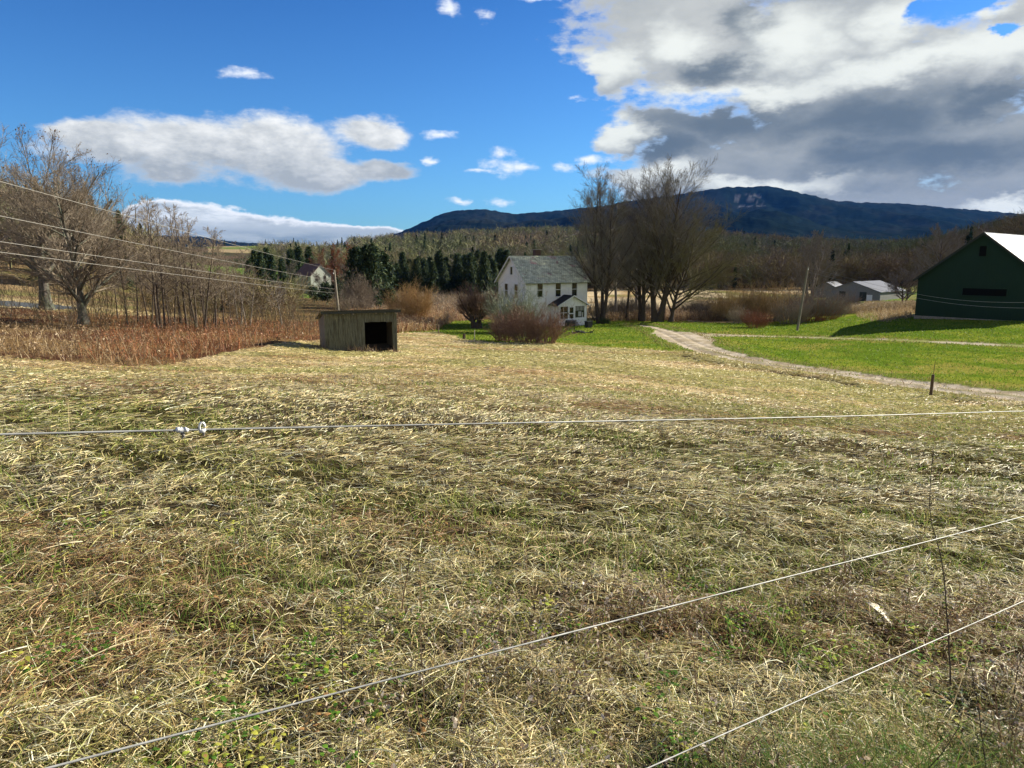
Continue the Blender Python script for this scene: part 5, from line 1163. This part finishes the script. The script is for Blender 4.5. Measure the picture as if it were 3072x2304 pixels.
# ------------------------------------------------------------------ camera, light, sky
cam = bpy.data.cameras.new('camera'); co_ = bpy.data.objects.new('camera', cam); COL.objects.link(co_)
cam.sensor_width = 36; cam.lens = F / 1024 * 36; cam.clip_start = .05; cam.clip_end = 40000
co_.rotation_euler = (math.pi / 2 - PITCH, 0, 0); SC.camera = co_
SUN_AZ, SUN_EL = math.radians(64), math.radians(24.5)
sd = Vector((math.sin(SUN_AZ) * math.cos(SUN_EL), math.cos(SUN_AZ) * math.cos(SUN_EL), math.sin(SUN_EL)))
sl = bpy.data.lights.new('sun', 'SUN'); sl.energy = 5.0; sl.angle = math.radians(.55); sl.color = (1, .92, .74)
so = bpy.data.objects.new('sun', sl); COL.objects.link(so); so.rotation_euler = sd.to_track_quat('Z', 'Y').to_euler()

w = bpy.data.worlds.new('World'); SC.world = w; w.use_nodes = True; t = w.node_tree; N = NT(t)
bg = t.nodes['Background']; bg.inputs['Strength'].default_value = .054
sky = N.n('ShaderNodeTexSky', sky_type='NISHITA'); sky.sun_disc = False; sky.sun_elevation = SUN_EL; sky.sun_rotation = SUN_AZ
sky.air_density = 1.0; sky.dust_density = .3; sky.ozone_density = 2.0
gen = N.n('ShaderNodeTexCoord').outputs['Generated']
sx = N.n('ShaderNodeSeparateXYZ', i={0: gen}); X, Y_, Z_ = sx.outputs
azn = N.m('ARCTAN2', X, Y_); hyp = N.m('SQRT', N.m('ADD', N.m('MULTIPLY', X, X), N.m('MULTIPLY', Y_, Y_))); vn_ = N.m('DIVIDE', Z_, N.m('MAXIMUM', hyp, .01))
def av(px, py):                              # (azimuth, tangent of elevation) of a point of the sky
    px /= 2.16; py /= 2.16
    w_ = (384 - py) / F; Yc = CP + w_ * SP; Zc = -SP + w_ * CP; u_ = (px - 512) / F
    return math.atan2(u_, Yc), Zc / math.hypot(u_, Yc)
def blob(c, r):
    a0, v0 = av(*c); a1, _ = av(c[0] - r[0], c[1]); a2, _ = av(c[0] + r[0], c[1]); _, v1 = av(c[0], c[1] - r[1]); _, v2 = av(c[0], c[1] + r[1])
    return a0, v0, abs(a2 - a1) / 2, abs(v2 - v1) / 2
def field(vec, blobs):
    out = None
    for c, r in blobs:
        a0, v0, ra, rv = blob(c, r)
        d = N.vm('MULTIPLY_ADD', vec, (1 / ra, 1 / rv, 0), (-a0 / ra, -v0 / rv, 0))
        l = N.vm('LENGTH', d)
        if out is None: out = l
        else:
            nd = N.n('ShaderNodeMath', operation='SMOOTH_MIN'); t.links.new(out, nd.inputs[0]); t.links.new(l, nd.inputs[1]); nd.inputs[2].default_value = .35; out = nd.outputs[0]
    return out
B = lambda *l: [((a, b), (c, d)) for a, b, c, d in l]
CL1 = B((230, 310, 150, 50), (420, 320, 190, 68), (600, 320, 150, 78), (690, 380, 120, 38), (790, 290, 85, 42), (815, 376, 100, 24), (350, 375, 110, 34), (190, 285, 80, 25))
CL2 = B((400, 480, 130, 48), (560, 505, 200, 42), (760, 510, 200, 30), (330, 455, 90, 30))
CL3 = B((1090, 355, 70, 26), (1140, 362, 60, 14), (1085, 330, 30, 20), (1030, 378, 45, 8), (1215, 362, 36, 14), (1070, 435, 40, 12), (1245, 207, 24, 12), (1050, 22, 28, 20), (968, 8, 34, 16), (1155, 2, 60, 10),
        (935, 352, 16, 12), (990, 437, 30, 8), (1275, 345, 40, 12), (520, 160, 60, 14), (940, 290, 40, 12))
CL4 = B((1480, 60, 250, 110), (1820, 20, 190, 120), (1700, 130, 330, 110), (1320, 150, 60, 60), (2000, 180, 500, 120), (1500, 270, 200, 60), (1800, 330, 480, 110), (1330, 295, 55, 36), (2300, 330, 500, 130), (1450, 340, 100, 50),
        (2250, 120, 220, 80), (1650, 400, 360, 50), (2080, 430, 330, 40), (1850, 420, 300, 40), (2200, 20, 110, 50), (2500, 60, 300, 400), (1450, 400, 150, 40), (1380, 390, 90, 30))
HOLE = B((1990, 22, 85, 42), (2180, 78, 45, 22))
BRT = B((1720, 85, 90, 55), (1600, 190, 250, 20), (1950, 150, 330, 28), (2170, 115, 200, 42), (1470, 80, 60, 40), (1320, 280, 45, 40), (1310, 130, 60, 40), (1620, 400, 160, 15), (2200, 445, 90, 12), (1900, 60, 70, 50), (1400, 385, 70, 26), (1260, 400, 50, 20), (2090, 30, 60, 20))
DRK = B((1560, 255, 230, 48), (1850, 260, 200, 50), (1400, 320, 110, 34), (2060, 350, 260, 40), (1850, 340, 120, 40), (1640, 50, 50, 60), (2120, 230, 160, 30), (1560, 130, 90, 30))
vec0 = N.n('ShaderNodeCombineXYZ', i={0: azn, 1: vn_, 2: 0.0}).outputs[0]
# cloud streets flatten towards the horizon: noise is sampled on a stretched direction
st = N.vm('MULTIPLY', vec0, (1., 1.9, 1.))
wn = N.noise(st, 5.5, 6, .6, 0, 1); warp = N.vm('MULTIPLY', N.vm('SUBTRACT', wn, (.5, .5, .5)), (.20, .11, 0))
wn2 = N.noise(st, 26, 5, .62, 0, 1); warp2 = N.vm('MULTIPLY', N.vm('SUBTRACT', wn2, (.5, .5, .5)), (.030, .018, 0))
vec = N.vm('ADD', N.vm('ADD', vec0, warp), warp2)
vecs = N.vm('ADD', N.vm('ADD', vec0, N.vm('SCALE', warp)), N.vm('SCALE', warp2))
for nd in t.nodes:
    if nd.type == 'VECT_MATH' and nd.operation == 'SCALE': nd.inputs['Scale'].default_value = .45
n_big = N.noise(st, 9, 8, .6); n_fine = N.noise(st, 34, 6, .62)
nn = N.m('ADD', N.m('MULTIPLY', N.m('SUBTRACT', n_big, .5), 1.7), N.m('MULTIPLY', N.m('SUBTRACT', n_fine, .5), .9))
sto = N.vm('ADD', st, (.018, .022, 0)); rel = N.m('SUBTRACT', N.m('ADD', n_big, N.m('MULTIPLY', n_fine, .35)), N.m('ADD', N.noise(sto, 9, 8, .6), N.m('MULTIPLY', N.noise(sto, 34, 6, .62), .35)))
def dens(v, bl, k=1.): return N.m('ADD', N.m('SUBTRACT', 1.0, field(v, bl)), N.m('MULTIPLY', nn, k))
d1 = dens(vecs, CL1, .8); d2 = dens(vecs, CL2, .5); d3 = dens(vecs, CL3, 2.3); d4 = dens(vec, CL4, .8); dh = dens(vec, HOLE, 1.0)
a1 = N.ss(-.15, .38, d1); a2 = N.ss(-.06, .12, d2); a3 = N.m('MULTIPLY', N.ss(-.15, 1.15, d3), .95); a4 = N.m('MULTIPLY', N.ss(-.16, .30, d4), N.m('SUBTRACT', 1.0, N.ss(-.1, .35, dh)))
skyc = N.mix(1.0, sky.outputs[0], (.40, .82, 1.30), 'MULTIPLY')
# a deeper blue overhead, as the photograph's clear late-autumn sky
skyc = N.mix(1.0, skyc, N.mix(N.ss(.02, .75, vn_), (1.0, 1.0, 1.0), (.07, .41, .73)), 'MULTIPLY')
up1 = N.ss(*[av(500, 400)[1], av(500, 250)[1]], vn_)
c1 = N.mix(N.m('ADD', N.m('MULTIPLY', up1, .7), N.m('MULTIPLY', rel, 2.2)), (3.6, 4.0, 4.3), (8.4, 8.5, 8.4))
c1 = N.mix(N.m('MULTIPLY', N.ss(.45, .0, d1), .5), c1, (7.0, 7.5, 8.0))
c2 = N.mix(N.ss(av(600, 520)[1], av(600, 455)[1], vn_), (2.2, 2.9, 3.5), (8.6, 9.0, 9.2))
c2 = N.mix(N.ss(.35, .65, N.noise(N.vm('MULTIPLY', vec0, (1, 5, 1)), 14, 5, .6)), c2, (4.2, 4.8, 5.2)); c2 = N.mix(N.ss(.32, .05, d2), c2, (9, 9.2, 9.4))
c3 = (8.8, 9.1, 9.5)
br = N.m('SUBTRACT', 1.0, field(vec, BRT)); dk = N.m('SUBTRACT', 1.0, field(vec, DRK))
g4 = N.m('ADD', N.m('MULTIPLY', N.m('SUBTRACT', N.noise(st, 6, 3, .5), .5), 1.2), N.m('MULTIPLY', rel, .7))
upr = N.ss(av(1900, 300)[1], av(1900, 20)[1], vn_)
c4 = N.mix(N.m('ADD', N.m('MULTIPLY', N.ss(-.45, .45, g4), .5), N.m('MULTIPLY', upr, .5)), (2.0, 2.4, 2.8), (5.2, 5.4, 5.3))
c4 = N.mix(N.m('MULTIPLY', N.ss(-.6, .8, N.m('ADD', dk, N.m('MULTIPLY', g4, -.3))), .85), c4, (.95, 1.35, 1.8))
c4 = N.mix(N.m('MULTIPLY', N.ss(-.8, .75, N.m('ADD', br, N.m('MULTIPLY', g4, .5))), .9), c4, (7.9, 8.2, 7.8))
c4 = N.mix(N.m('MULTIPLY', N.ss(.28, 0., d4), .55), c4, (7.5, 7.8, 8.0))
c = N.mix(a1, skyc, c1); c = N.mix(a2, c, c2); c = N.mix(a3, c, c3); c = N.mix(a4, c, c4)
c = N.mix(N.m('MULTIPLY', N.m('MULTIPLY', N.ss(.1, -.3, Y_), N.ss(1.5, .5, vn_)), .9), c, N.mix(N.ss(.35, .65, n_big), (3.2, 3.3, 3.2), (5.8, 5.8, 5.5)))  # unseen pale cloud bank behind the camera, added to fill walls facing it
t.links.new(c, bg.inputs['Color'])
w.cycles.sampling_method = 'MANUAL'; w.cycles.sample_map_resolution = 512
SC.view_settings.view_transform = 'Standard'; SC.view_settings.look = 'None'; SC.view_settings.exposure = 1.16; SC.view_settings.gamma = 1
SC.cycles.max_bounces = 4; SC.cycles.diffuse_bounces = 2; SC.cycles.glossy_bounces = 2; SC.cycles.transmission_bounces = 3; SC.cycles.transparent_max_bounces = 8; SC.cycles.volume_bounces = 0
SC.cycles.use_adaptive_sampling = True; SC.cycles.adaptive_threshold = .02
SC.render.use_persistent_data = False
